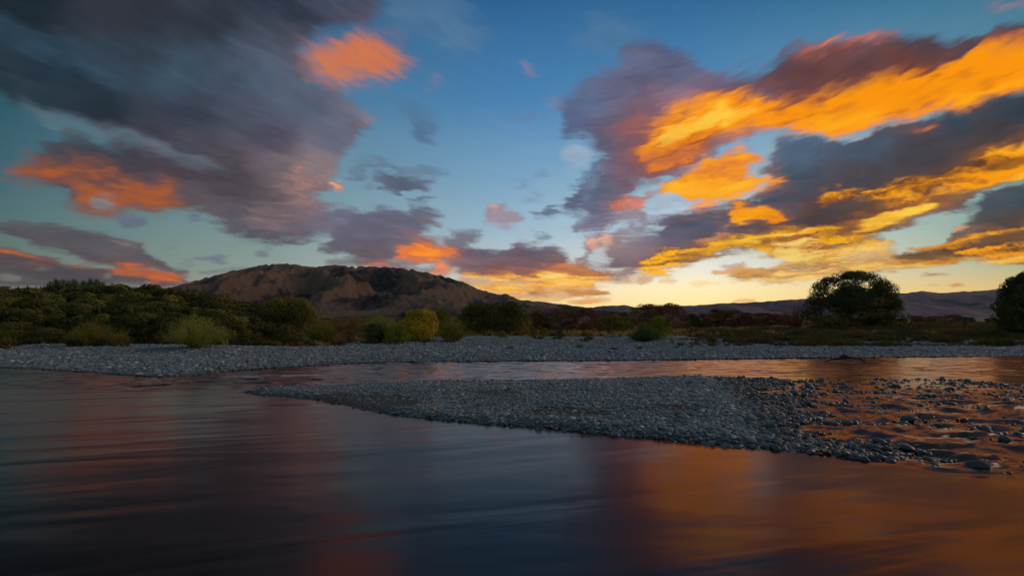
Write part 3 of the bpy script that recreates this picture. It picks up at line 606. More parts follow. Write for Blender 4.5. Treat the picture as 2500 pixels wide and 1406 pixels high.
# reflections are warmed by a tint put into the gloss colour: a fresnel mix of a warm gloss over the dark bed
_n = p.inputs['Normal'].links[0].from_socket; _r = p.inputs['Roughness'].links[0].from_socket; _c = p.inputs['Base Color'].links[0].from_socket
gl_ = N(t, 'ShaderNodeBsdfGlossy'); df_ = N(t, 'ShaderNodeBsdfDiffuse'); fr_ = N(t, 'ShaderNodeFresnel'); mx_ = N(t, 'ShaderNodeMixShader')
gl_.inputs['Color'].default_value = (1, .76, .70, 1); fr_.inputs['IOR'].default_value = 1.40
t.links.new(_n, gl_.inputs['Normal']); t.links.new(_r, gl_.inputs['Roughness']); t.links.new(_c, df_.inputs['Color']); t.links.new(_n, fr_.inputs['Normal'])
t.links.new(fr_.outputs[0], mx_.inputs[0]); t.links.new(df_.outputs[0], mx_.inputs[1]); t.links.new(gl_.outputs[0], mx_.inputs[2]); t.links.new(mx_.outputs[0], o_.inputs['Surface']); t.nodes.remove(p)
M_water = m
azw = np.concatenate([np.linspace(-178, -60, 60)[:-1], np.linspace(-60, 60, 700), np.linspace(60, 178, 60)[1:]]); rw = np.concatenate([[.5, 1.5, 3], np.geomspace(4.0, 20, 170), np.geomspace(20.1, 48, 150), [55, 70, 100, 160, 300]])
A_, R_ = np.meshgrid(R(1) * azw, rw); wx = np.sin(A_) * R_; wy = np.cos(A_) * R_
wpx = CX + FPX * wx / np.maximum(wy, .5); wpy = HY + FPX * CAMZ / np.maximum(wy, .5)
def wpatch(cx, cy, rx, ry, ang_=0):
    """soft elliptical patch on the river, world metres"""
    dx_, dy_ = wx - cx, wy - cy; c_, s_ = math.cos(ang_), math.sin(ang_)
    return np.exp(-(((dx_ * c_ + dy_ * s_) / rx) ** 2 + ((-dx_ * s_ + dy_ * c_) / ry) ** 2))
chan = sstep(3.5, 6, wy - np.interp(wx, [-30, -12, 0, 10, 20], [12, 13.5, 17, 17.5, 17])) * sstep(0, 1.5, np.interp(wx, far_w[:, 0], far_w[:, 1]) - wy)
rif = np.clip(1.1 * wpatch(9.5, 10.2, 5.0, 3.3, .1) + .45 * wpatch(12.5, 8.4, 3.4, 1.5, -.1) + .9 * wpatch(14, 14, 6, 4) + .25 * wpatch(-7, 19.5, 8, 2.0, .2) + .30 * wpatch(-10.5, 20.8, 3.5, 1.6, .25) + .34 * chan, 0, 1)
rif = rif * np.maximum(np.maximum(sstep(-.3, .5, poly_sd(wx, wy, bar_w)) * sstep(.35, .7, wetness(wx, wy)), sstep(7.5, 10.5, wx) * (wy < 13)), np.where(wy > 16, 1, 0) * .8)
wave = fbm(wx * 1.35 + .5 * wy, wy * 3.2 + .3 * wx, 3, 2, .45) - .5; wave2 = fbm(wx * .45, wy * 1.3 + .12 * wx, 4, 6, .5) - .5
z = .27 * rif * wave + .04 * wave2 * (.25 + rif)
calm = sstep(-.2, .6, poly_sd(wx, wy, bar_w)) * sstep(1.02, .55, wetness(wx, wy))
z *= sstep(300, 60, R_) * (1 - .8 * calm)
foam = np.clip(wpatch(-11.5, 21.8, 2.5, .9, .2) + .8 * wpatch(-8.5, 22.4, 2.5, .7, .2), 0, 1)
V = np.stack([wx, wy, z], -1).reshape(-1, 3)
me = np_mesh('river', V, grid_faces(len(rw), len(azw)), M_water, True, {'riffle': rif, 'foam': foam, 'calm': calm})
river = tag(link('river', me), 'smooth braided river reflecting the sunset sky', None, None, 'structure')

# ---------------------------------------------------------------- mountain and hills
def hill_mat(name, cols, scrub, sc_=1.0):
    m, t, p, o = mat(name); P = wpos(t)
    n1 = noise_(t, P, .0016 * sc_, 7, .62, .4); n2 = noise_(t, P, .011 * sc_, 7, .68)
    c = cramp(t, n1, [(.30, cols[0]), (.48, cols[1]), (.62, cols[2]), (.78, cols[0])])
    g = N(t, 'ShaderNodeNewGeometry'); sep = N(t, 'ShaderNodeSeparateXYZ'); t.links.new(g.outputs['Normal'], sep.inputs[0])
    cv = attr(t, 'gully')
    k = M(t, 'ADD', M(t, 'MULTIPLY', cv, .8), M(t, 'MULTIPLY', M(t, 'SUBTRACT', n2, .5), 2.2))
    c = mixc(t, maprange(t, k, .0, .42, 0, .9), c, scrub)
    t.links.new(c, p.inputs['Base Color']); p.inputs['Roughness'].default_value = .95
    p.inputs['Specular IOR Level'].default_value = .1
    t.links.new(bump(t, n2, 1.0, 40.0 / sc_), p.inputs['Normal'])
    return m
def hills(name, sky, pxa, pxb, r0, r1, crest_r, naz, nr, material, freq, amp, seed, label, spurs=()):
    px = np.linspace(pxa, pxb, naz); rr = np.linspace(r0, r1, nr)
    sx_ = [a for a, b in sky]; sy_ = [b for a, b in sky]
    Y = np.interp(px, sx_, sy_); k = np.array([1, 2, 3, 2, 1.]); k /= k.sum(); Y = np.convolve(np.pad(Y, 2, 'edge'), k, 'valid')
    Y = Y + 1.6 * (fbm(px / 14.0 + seed, px * 0 + seed, 4, seed) - .5) * 2
    tanv = (HY - Y) / FPX * 1.0                                     # rise per metre of depth
    PXg, RG = np.meshgrid(px, rr); X = (PXg - CX) / FPX * RG; Yd = RG
    t = (RG - r0) / (crest_r - r0); tb = np.clip(t, 0, 1)
    H = np.interp(PXg, px, tanv * crest_r)
    prof = np.where(t < 1, tb ** 1.05 * (.74 + .26 * tb), 1 - .5 * sstep(1, (r1 - r0) / (crest_r - r0) + .2, t))
    wx_ = X / freq + .55 * fbm(X / freq * .7 + seed, Yd / freq * .6, 3, seed); wy_ = Yd / (freq * 1.9) + .5 * fbm(X / freq * .7 + 9, Yd / freq * .6 + seed, 3, seed + 1)
    rid = 0; a_ = 1.0; tot = 0; f_ = 1.0; prev = 1.0
    for o in range(6):
        q = 1 - np.abs(2 * vnoise(wx_ * f_ + 7 * o + seed, wy_ * f_ + 3 * o, seed + o) - 1); q = q * q
        rid = rid + a_ * q * prev; prev = np.clip(q * 1.3, 0, 1); tot += a_; a_ *= .52; f_ *= 2.1
    rid = rid / tot
    H = H * (.80 if spurs else 1)
    z = H * prof * (1 + amp * (rid - .42) * 2.0 * np.sin(np.pi * np.clip(t, .02, .98)) ** .6) + H * amp * .25 * (rid - .4) * sstep(.1, .3, tb) * sstep(1.0, .85, tb)
    if spurs:
        wX = X + 90 * (fbm(X / 300, Yd / 300, 3, 1) - .5) * 2; wY = Yd + 90 * (fbm(X / 300 + 9, Yd / 300, 3, 2) - .5) * 2
        env = np.full(X.shape, -1e3)
        for line in spurs:
            for (pa, ya, ra), (pb, yb, rb) in zip(line[:-1], line[1:]):
                ax, ay, az_ = (pa - CX) / FPX * ra, ra, (HY - ya) / FPX * ra; bx_, by_, bz_ = (pb - CX) / FPX * rb, rb, (HY - yb) / FPX * rb
                ex, ey = bx_ - ax, by_ - ay; tt_ = np.clip(((wX - ax) * ex + (wY - ay) * ey) / (ex * ex + ey * ey), 0, 1)
                dd = np.hypot(wX - ax - tt_ * ex, wY - ay - tt_ * ey)
                env = np.maximum(env, az_ + (bz_ - az_) * tt_ - .56 * dd + .0004 * np.minimum(dd, 500) ** 2)
        kz = 9.0; z = kz * np.logaddexp(z / kz, env / kz)
    for f_, a_ in ((freq * .42, .075), (freq * .18, .040), (freq * .08, .020)):
        q = 1 - np.abs(2 * fbm(X / f_ + .4 * rid, Yd / (f_ * 1.5), 3, seed + 2) - 1)
        z = z + (q - .6) * a_ * H.max() * 1.6 * sstep(0, .15, tb) * (1 - .93 * sstep(.72, .97, t))
    cap = tanv[None, :] * RG * (.74 + .26 * tb ** 1.2) ; kk = .035 * H + 1
    z = np.where(t < 1, cap - kk * np.logaddexp(0, (cap - z) / kk), z)
    app = (z / RG).max(0); s = tanv / np.maximum(app, 1e-5)
    s = np.clip(s, .3, 3); k = np.hanning(25); k /= k.sum(); s = np.convolve(np.pad(s, 12, 'edge'), k, 'valid'); z = z * s[None, :]
    app = (z / RG).max(0); q_ = np.clip(tanv / np.maximum(app, 1e-5), .8, 1.25); q_ = np.convolve(np.pad(q_, 5, 'edge'), np.ones(11) / 11, 'valid'); z = z * (1 + (q_ - 1)[None, :] * sstep(.6, .95, t))
    # slip the sheet under the plain at its foot
    z = z * sstep(0, .06, t) + .6 - 6 * (1 - sstep(0, .05, t))
    V = np.stack([X, Yd, z + CAMZ * tb], -1).reshape(-1, 3)
    me = np_mesh(name, V, grid_faces(nr, naz), material, True, {'gully': (.45 - rid) * 2.6})
    return tag(link(name, me), label, None, None, 'structure')
M_mount = hill_mat('tussock_mountain', [(.09, .058, .044), (.24, .138, .086), (.15, .088, .060)], (.022, .020, .025))  # dark scrub colour carries a slight purple haze tint
M_far = hill_mat('far_hill_hazed_grass', [(.22, .145, .16), (.30, .18, .17), (.23, .145, .15)], (.11, .08, .10), .6)  # violet of the distant haze is mixed into the grass colours
mount_sky = [(-400, 752), (0, 745), (200, 738), (330, 722), (405, 706), (430, 698), (475, 686), (520, 674), (560, 663), (600, 655), (640, 647), (670, 645), (700, 644), (720, 646), (738, 648), (745, 651), (765, 652), (800, 649), (835, 648), (865, 652), (880, 651), (905, 650), (920, 653), (945, 652), (980, 655), (1010, 659), (1040, 665), (1070, 671),
             (1100, 680), (1125, 686), (1150, 697), (1170, 706), (1200, 715), (1220, 719), (1235, 716), (1250, 723), (1265, 731), (1300, 735), (1340, 739), (1380, 744), (1410, 747), (1440, 751), (1500, 758), (1560, 766), (1650, 772), (1900, 774)]
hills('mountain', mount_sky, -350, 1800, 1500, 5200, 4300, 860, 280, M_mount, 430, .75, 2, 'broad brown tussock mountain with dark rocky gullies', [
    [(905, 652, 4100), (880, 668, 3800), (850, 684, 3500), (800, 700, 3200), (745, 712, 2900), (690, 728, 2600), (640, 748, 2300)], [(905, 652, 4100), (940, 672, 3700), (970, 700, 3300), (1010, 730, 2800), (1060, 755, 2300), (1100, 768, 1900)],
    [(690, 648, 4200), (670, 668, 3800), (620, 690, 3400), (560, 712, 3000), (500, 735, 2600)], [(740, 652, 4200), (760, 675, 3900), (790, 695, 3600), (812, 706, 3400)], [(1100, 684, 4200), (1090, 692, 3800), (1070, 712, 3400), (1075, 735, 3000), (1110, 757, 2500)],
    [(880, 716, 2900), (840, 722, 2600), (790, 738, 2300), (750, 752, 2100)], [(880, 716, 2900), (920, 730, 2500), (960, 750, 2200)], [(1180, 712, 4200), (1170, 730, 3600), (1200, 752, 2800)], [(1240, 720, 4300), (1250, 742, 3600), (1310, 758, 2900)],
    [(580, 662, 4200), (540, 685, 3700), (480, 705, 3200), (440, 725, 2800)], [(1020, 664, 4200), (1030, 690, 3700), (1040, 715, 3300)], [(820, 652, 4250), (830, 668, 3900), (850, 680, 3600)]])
mid_sky = [(900, 772), (1250, 768), (1400, 757), (1440, 752), (1475, 747), (1500, 746), (1525, 744), (1540, 749), (1560, 752), (1590, 748), (1640, 750), (1680, 756), (1720, 765), (1760, 770), (2400, 773)]
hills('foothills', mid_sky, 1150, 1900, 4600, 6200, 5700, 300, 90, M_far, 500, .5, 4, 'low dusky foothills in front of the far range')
far_sky = [(500, 760), (1200, 756), (1440, 752), (1530, 751), (1600, 748), (1700, 745), (1760, 741), (1820, 739), (1880, 735), (1960, 729), (2040, 726), (2120, 718), (2165, 714), (2200, 716), (2225, 714), (2248, 710), (2275, 713), (2300, 715), (2340, 713), (2400, 709), (2450, 704), (2520, 702), (2700, 700), (2900, 704), (3400, 716), (4200, 730)]
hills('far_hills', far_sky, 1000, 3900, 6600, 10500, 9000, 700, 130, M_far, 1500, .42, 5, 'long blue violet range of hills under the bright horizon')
# ---------------------------------------------------------------- stones
lib = bpy.data.collections.new('stone_shapes'); lib_t = bpy.data.collections.new('tuft_shapes')   # never linked: only sources
rng = np.random.RandomState(11)
M_stone_wet = stone_mat('wet_river_stone', .50)
def stone_mesh(i, sub=2):
    bm = bmesh.new(); bmesh.ops.create_icosphere(bm, subdivisions=sub, radius=.5)
    ax = (1.0, random.uniform(.62, .9), random.uniform(.36, .62)); off = Vector((i * 7.1, i * 3.3, 1.7))
    pl = [(Vector((random.gauss(0, 1), random.gauss(0, 1), random.gauss(0, .7))).normalized(), random.uniform(.30, .44)) for _ in range(4)]
    for v in bm.verts:
        p = v.co.copy(); p *= 1 + .30 * mnoise.noise(p * 1.9 + off) + .10 * mnoise.noise(p * 4.5 + off)
        for n_, d_ in pl:                                    # worn flats
            e = p.dot(n_) - d_
            if e > 0: p -= n_ * e * .75
        v.co = Vector((p.x * ax[0], p.y * ax[1], p.z * ax[2]))
    for f in bm.faces: f.smooth = True
    me = bpy.data.meshes.new('stone'); bm.to_mesh(me); bm.free(); me.materials.append(M_stone); return me
stones = [stone_mesh(i) for i in range(10)]
lib_w = bpy.data.collections.new('wet_stone_shapes'); stones_wet = []
for i, me in enumerate(stones):
    mw = me.copy(); mw.materials[0] = M_stone_wet; stones_wet.append(mw); lib_w.objects.link(bpy.data.objects.new('wet_stone_shape_%02d' % i, mw))
    o = bpy.data.objects.new('stone_shape_%02d' % i, me); lib.objects.link(o)

def scatter(name, P, Rt, S, pick, coll, parent=None, kind='stuff', label=None):
    """one mesh of points whose modifier puts a shape from coll on every point"""
    n = len(P)
    me = bpy.data.meshes.new(name); me.vertices.add(n); me.vertices.foreach_set('co', np.asarray(P, np.float32).ravel())
    for an, ty, av in (('rot', 'FLOAT_VECTOR', Rt), ('scl', 'FLOAT_VECTOR', S)):
        a = me.attributes.new(an, ty, 'POINT'); a.data.foreach_set('vector', np.asarray(av, np.float32).ravel())
    a = me.attributes.new('pick', 'INT', 'POINT'); a.data.foreach_set('value', np.asarray(pick, np.int32))
    o = bpy.data.objects.new(name, me); col.objects.link(o)
    if parent: o.parent = parent
    g = bpy.data.node_groups.new(name + '_scatter', 'GeometryNodeTree')
    g.interface.new_socket('Geometry', in_out='INPUT', socket_type='NodeSocketGeometry'); g.interface.new_socket('Geometry', in_out='OUTPUT', socket_type='NodeSocketGeometry')
    gi = N(g, 'NodeGroupInput'); go = N(g, 'NodeGroupOutput'); ip = N(g, 'GeometryNodeInstanceOnPoints'); ci = N(g, 'GeometryNodeCollectionInfo')
    ci.inputs[0].default_value = coll; ci.inputs['Separate Children'].default_value = True; ci.inputs['Reset Children'].default_value = True
    def na(nm, ty):
        a = N(g, 'GeometryNodeInputNamedAttribute'); a.data_type = ty; a.inputs[0].default_value = nm; return a.outputs[0]
    g.links.new(gi.outputs[0], ip.inputs['Points']); g.links.new(ci.outputs[0], ip.inputs['Instance'])
    ip.inputs['Pick Instance'].default_value = True; g.links.new(na('pick', 'INT'), ip.inputs['Instance Index'])
    g.links.new(na('rot', 'FLOAT_VECTOR'), ip.inputs['Rotation']); g.links.new(na('scl', 'FLOAT_VECTOR'), ip.inputs['Scale'])
    g.links.new(ip.outputs[0], go.inputs[0])
    md = o.modifiers.new('scatter', 'NODES'); md.node_group = g
    return tag(o, label, None, None, kind)

def lay(x, y, s, hfun, sink=.12):
    z = hfun(x, y); n = len(x)
    rot = np.stack([rng.normal(0, .22, n), rng.normal(0, .22, n), rng.uniform(0, 6.28, n)], -1)
    asp = np.stack([s * rng.uniform(.9, 1.15, n), s * rng.uniform(.8, 1.05, n), s * rng.uniform(.75, 1.15, n)], -1)
    P = np.stack([x, y, z + s * (.25 - sink)], -1)
    return P, rot, asp
# --- the bar
n = 115000
x = rng.uniform(-13, 12.5, n); y = rng.uniform(7.5, 22, n); sd = poly_sd(x, y, bar_w); wt = wetness(x, y)
sz = np.exp(rng.normal(math.log(.095), .36, n)); sz *= np.interp(x, [-12, -6, 0, 5, 10], [.46, .50, .62, .74, .84])
sz *= 1 + .22 * sstep(1.6, .2, sd); sz *= (.78 + .5 * fbm(x * .5, y * .9, 3, 5))
sz = np.clip(sz, .04, .34)
keep = (sd > -.22) & (wt < .42 + .16 * (rng.rand(n) - .5) * 2) & (rng.rand(n) < np.interp(sz, [.04, .1, .2], [1, .95, .8]))
silt = fbm(x * .5 + 4, y * 1.2 + 9, 3, 7) + .25 * sstep(-5.5, -7.5, x)
keep &= ~((siltness(x, y) + .25 * (fbm(x * 2, y * 2, 2, 1) - .5) > .48) & (rng.rand(n) < .82))
keep &= ~((silt > .69) & (rng.rand(n) < .8) & (sd > .5))
x, y, sz = x[keep], y[keep], sz[keep]
P, Rt, S = lay(x, y, sz, bar_h)
app_ = sz / np.hypot(x, y) * np.clip(.5 + rng.rand(len(x)), 0, 1.5); order = np.argsort(-app_)
def piece_stones(parent, P, Rt, S, idx, shapes=stones):
    for k in idx:
        o = bpy.data.objects.new('stone', shapes[int(rng.randint(10))]); col.objects.link(o); o.parent = parent
        o.location = P[k]; o.rotation_euler = Rt[k]; o.scale = S[k]
piece_stones(gravel_bar, P, Rt, S, order[:290])
rest = order[290:]
scatter('bar_stones', P[rest], Rt[rest], S[rest], rng.randint(0, 10, len(rest)), lib, gravel_bar)
# --- the drowned end: stones that stand out of the shallows, thinning upstream
n = 60000
x = rng.uniform(3.0, 21, n); y = rng.uniform(7.4, 21, n); sd = poly_sd(x, y, bar_w); wt = wetness(x, y)
clus = fbm(x * .7 + 2, y * 1.1 + 5, 4, 3)
pr = np.interp(wt, [.30, .5, .7, .9, 1.0], [1.0, .95, .75, .42, .20]) * sstep(.36, .60, clus + .24 * (1 - wt)) + .02
edge = np.exp(-((sd - .35) / .45) ** 2) * (y < 12) * .55 * (wt < .98)
keep = (sd > 0) & (wt > .34) & (rng.rand(n) < np.clip(pr + edge, 0, 1))
x, y, wt = x[keep], y[keep], wt[keep]
sz = np.clip(np.exp(rng.normal(math.log(.098), .44, len(x))), .05, .42)
P, Rt, S = lay(x, y, sz, lambda a, b: np.maximum(bar_h(a, b), -.012 - .035 * sstep(.5, 1, wetness(a, b))), .10)
order = np.argsort(-(sz / np.hypot(x, y)) * (P[:, 2] + .3 * sz > .0)); print('shoal stones', len(x))
piece_stones(shoal, P, Rt, S, order[:290], stones_wet)
rest = order[290:]
scatter('shoal_stones', P[rest], Rt[rest], S[rest], rng.randint(0, 10, len(rest)), lib_w, shoal)
# --- the far bank
n = 240000
x = rng.uniform(-44, 48, n); u = rng.rand(n) ** 1.45 * 22; ys = np.interp(x, far_w[:, 0], far_w[:, 1]); y = ys + u - .55
keep = np.abs(x) < y * 1.08; x, y, u = x[keep], y[keep], u[keep]
sz = np.clip(np.exp(rng.normal(math.log(.11), .38, len(x))), .05, .42) * np.interp(u, [0, 4, 14], [1.1, .95, .8])
g = grassness(x, y); k2 = (rng.rand(len(x)) > g) & (ground_h(x, y) > -.06)
x, y, sz = x[k2], y[k2], sz[k2]
P, Rt, S = lay(x, y, sz, ground_h)
order = np.argsort(-sz / y); print('bank stones', len(x))
piece_stones(ground, P, Rt, S, order[:290])
rest = order[290:]
scatter('bank_stones', P[rest], Rt[rest], S[rest], rng.randint(0, 10, len(rest)), lib, ground)
# ---------------------------------------------------------------- foliage
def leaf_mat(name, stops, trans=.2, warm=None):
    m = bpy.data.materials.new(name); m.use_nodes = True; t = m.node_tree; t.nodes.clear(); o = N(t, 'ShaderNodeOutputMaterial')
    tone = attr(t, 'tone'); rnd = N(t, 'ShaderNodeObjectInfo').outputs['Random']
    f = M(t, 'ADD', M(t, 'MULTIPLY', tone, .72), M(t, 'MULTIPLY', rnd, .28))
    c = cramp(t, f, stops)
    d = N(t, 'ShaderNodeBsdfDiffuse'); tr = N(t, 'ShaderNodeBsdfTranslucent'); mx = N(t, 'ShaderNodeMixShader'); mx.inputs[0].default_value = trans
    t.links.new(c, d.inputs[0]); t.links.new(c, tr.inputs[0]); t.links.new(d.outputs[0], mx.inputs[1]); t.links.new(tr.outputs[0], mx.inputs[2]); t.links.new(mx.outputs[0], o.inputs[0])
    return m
L_will = leaf_mat('willow_leaf', [(0, (.045, .046, .020)), (.4, (.095, .088, .030)), (.7, (.20, .16, .044)), (1, (.38, .28, .06))])
L_dark = leaf_mat('dark_leaf', [(0, (.055, .072, .032)), (.5, (.095, .11, .042)), (1, (.15, .15, .05))])
L_lime = leaf_mat('lime_leaf', [(0, (.10, .14, .016)), (.5, (.20, .24, .025)), (1, (.32, .33, .035))])
L_sprig = leaf_mat('young_willow_leaf', [(0, (.10, .12, .035)), (.5, (.27, .27, .06)), (1, (.58, .47, .10))])
L_yel = leaf_mat('yellow_leaf', [(0, (.26, .19, .028)), (.5, (.56, .36, .04)), (1, (.74, .47, .05))])
L_oliv = leaf_mat('olive_leaf', [(0, (.14, .13, .032)), (.5, (.23, .19, .042)), (1, (.35, .26, .05))])
L_red = leaf_mat('red_twig', [(0, (.15, .066, .042)), (.5, (.24, .105, .060)), (1, (.35, .165, .09))], .2)
L_rust = leaf_mat('rust_leaf', [(0, (.13, .08, .035)), (.5, (.23, .125, .045)), (1, (.36, .19, .06))])
def bark(name, c):
    m, t, p, o = mat(name); n = noise_(t, wpos(t), 9, 4)
    t.links.new(cramp(t, n, [(.3, tuple(q * .6 for q in c)), (.7, c)]), p.inputs['Base Color']); p.inputs['Roughness'].default_value = .9
    return m
B_bark = bark('willow_bark', (.13, .10, .075)); B_wood = bark('wet_driftwood', (.035, .028, .022))
B_stem = bark('red_stem', (.15, .07, .045))
npr = np.random.RandomState(23)
def unit(v): return v / np.maximum(np.linalg.norm(v, axis=-1, keepdims=True), 1e-6)
def leaves(C, D, L, W, tone, Nn=None):
    """diamond leaves: centre, long axis, length, width; Nn = way the blade faces"""
    n = len(C); D = unit(D); rv = unit(npr.normal(size=(n, 3)))
    if Nn is not None: rv = unit(Nn + .42 * rv); D = unit(D - (D * rv).sum(-1, keepdims=True) * rv)
    T = unit(np.cross(D, rv)); L = np.broadcast_to(L, n)[:, None]; W = np.broadcast_to(W, n)[:, None]
    V = np.stack([C - D * L / 2, C + T * W / 2, C + D * L / 2, C - T * W / 2], 1).reshape(-1, 3)
    return V, np.arange(4 * n).reshape(-1, 4), np.repeat(tone, 4)
def join(parts):
    Vs, Fs, Ts, off = [], [], [], 0
    for V, F, T in parts: Vs.append(V); Fs.append(F + off); Ts.append(T); off += len(V)
    return np.concatenate(Vs), np.concatenate(Fs), np.concatenate(Ts)
def tube(pts, rad, k=6):
    """closed tapering tube through pts -> verts, quads"""
    pts = np.asarray(pts, float); n = len(pts); V = []
    for i in range(n):
        d = unit((pts[min(i + 1, n - 1)] - pts[max(i - 1, 0)])[None])[0]; a = unit(np.cross(d, [.31, .2, .93])[None])[0]; b = np.cross(d, a)
        for j in range(k):
            th = 2 * math.pi * j / k; V.append(pts[i] + rad[i] * (math.cos(th) * a + math.sin(th) * b))
    F = [[i * k + j, i * k + (j + 1) % k, (i + 1) * k + (j + 1) % k, (i + 1) * k + j] for i in range(n - 1) for j in range(k)]
    V = np.array(V); return V, np.array(F), np.zeros(len(V))
def trunk_mesh(h, w, n_limb, r, seed, mt):
    """one bole that forks into limbs reaching into the crown, crown space: width w, height h"""
    rs = np.random.RandomState(seed); ps = []
    base = [np.array([0, 0, -.15]), np.array([rs.uniform(-.05, .05) * w, rs.uniform(-.05, .05) * w, h * .14]), np.array([rs.uniform(-.06, .06) * w, rs.uniform(-.06, .06) * w, h * .30])]
    ps.append(tube(base, [r * 1.25, r * .9, r * .7]))
    for k in range(n_limb):
        a = 2 * math.pi * (k + rs.rand() * .6) / n_limb; ex = rs.uniform(.18, .36) * w; top = rs.uniform(.55, .9) * h
        s0 = base[1] * (1 - rs.rand()) + base[2] * rs.rand() * .9
        e = np.array([math.cos(a) * ex, math.sin(a) * ex, top]); mid = s0 * .5 + e * .5 + np.array([math.cos(a), math.sin(a), 0]) * ex * .25
        ps.append(tube([s0, s0 * .6 + mid * .4, mid, e], [r * .5, r * .38, r * .26, r * .07], 5))
    V, F, T = join(ps); return np_mesh('trunk', V, F, mt, True)
def dome_crown(h, w, n_lobe, n_leaf, leaf, seed, mt, droop=.35, base=.05, lobe=(.16, .26), gap=0.0, top_pow=.5, tv=.26):
    """a puffy crown: boughs packed over a dome, each a shell of small leaves; leaf = size in metres"""
    rs = np.random.RandomState(seed); parts = []
    per = n_leaf // n_lobe
    for k in range(n_lobe):
        zf = base + (1 - base) * (k + .5) / n_lobe
        rad = (1 - max(0, zf - .45) ** 2 / .3025 * .999) ** top_pow * (.82 + .18 * min(1, zf / .25)) if zf > .45 else .88 + .12 * min(1, zf / .3)
        a = k * 2.39996 + rs.uniform(-.5, .5); q = rs.uniform(.78, 1.0) if rs.rand() < .75 else rs.uniform(.1, .5)
        lr = rs.uniform(*lobe) * (.75 if zf > .85 else 1)
        c = np.array([math.cos(a) * max(.02, rad * .5 - lr * .55) * w * q, math.sin(a) * max(.02, rad * .5 - lr * .55) * w * q, min(zf * h, h - lr * .62 * h * .9)])
        rr_ = np.array([lr * w, lr * w, lr * .78 * h])
        m_ = int(per * (.6 + .8 * rs.rand())); d = unit(rs.normal(size=(m_, 3))); s = rs.uniform(.86, 1.04, m_)[:, None] * (1 + .16 * np.sin(d[:, :1] * 7 + k) * np.cos(d[:, 1:2] * 6 + k))
        C = c + d * s * rr_
        ok_ = C[:, 2] > .03 * h
        C = C[ok_]; d = d[ok_]; m_ = len(C)
        D = d * .5 + rs.normal(size=(m_, 3)) * .55; D[:, 2] -= droop
        tn = np.clip(.5 + tv * rs.normal() + .16 * rs.normal(size=m_), 0, 1)
        parts.append(leaves(C, D, leaf * rs.uniform(.7, 1.5, m_), leaf * rs.uniform(.45, .85, m_), tn, d + np.array([0, 0, .25])))
    V, F, T = join(parts); return np_mesh('crown', V, F, mt, False, {'tone': T})
def spray_crown(h, w, n_stem, per, leaf, seed, mt, spread=.5, low=.12, curl=.15):
    """sprays fanning up from the root, leaves along every stem"""
    rs = np.random.RandomState(seed); Cs, Ds, Ts = [], [], []
    for k in range(n_stem):
        a = rs.uniform(0, 6.283); q = rs.rand() ** .6; ex = q * w * .5; hh_ = h * (1 - .50 * q ** 1.6) * (rs.uniform(.55, .95) + .10 * math.sin(a * 5 + seed) + .05 * math.sin(a * 11))
        d0 = np.array([math.cos(a), math.sin(a), 0]); t_ = low + (1 - low) * rs.rand(per) ** .75
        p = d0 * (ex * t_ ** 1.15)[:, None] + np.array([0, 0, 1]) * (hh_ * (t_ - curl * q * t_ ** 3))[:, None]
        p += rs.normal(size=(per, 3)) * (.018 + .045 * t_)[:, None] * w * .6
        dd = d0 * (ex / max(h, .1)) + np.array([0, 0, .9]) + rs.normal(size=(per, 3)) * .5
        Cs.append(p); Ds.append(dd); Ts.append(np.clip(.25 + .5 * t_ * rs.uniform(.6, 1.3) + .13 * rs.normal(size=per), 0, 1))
    C = np.concatenate(Cs); C[:, 2] = np.maximum(C[:, 2], .02)
    V, F, T = leaves(C, np.concatenate(Ds), leaf * npr.uniform(.7, 1.6, len(C)), leaf * npr.uniform(.25, .5, len(C)), np.concatenate(Ts))
    return np_mesh('crown', V, F, mt, False, {'tone': T})
def stems_mesh(h, w, n, seed, mt, r=.02):
    rs = np.random.RandomState(seed); ps = []
    for k in range(n):
        a = rs.uniform(0, 6.283); q = rs.rand() ** .6; ex = q * w * .42; hh_ = h * (1 - .5 * q ** 1.6) * .8
        d0 = np.array([math.cos(a), math.sin(a), 0]); o_ = rs.normal(size=3) * .06 * w; o_[2] = -.05
        ps.append(tube([o_, o_ + d0 * ex * .35 + [0, 0, hh_ * .4], o_ + d0 * ex + [0, 0, hh_]], [r, r * .7, r * .25], 4))
    V, F, T = join(ps); return np_mesh('stem', V, F, mt, True)
def plant(name, label, cat, crown, stem, loc, group=None, rz=0., scl=(1, 1, 1), stem_name='trunk', crown_name='crown'):
    o = bpy.data.objects.new(name, None); col.objects.link(o); o.location = loc; o.rotation_euler = (0, 0, rz); o.scale = scl; o.empty_display_size = .3
    tag(o, label, cat, group)
    if stem is not None: link(stem_name, stem, o)
    link(crown_name, crown, o)
    return o
def at(px, d): x = (px - CX) / FPX * d; return (x, d, gz(x, d) - .03)
def top_h(Y, d, x=None): return CAMZ + (HY - Y) * d / FPX - gz(x if x is not None else 0, d)

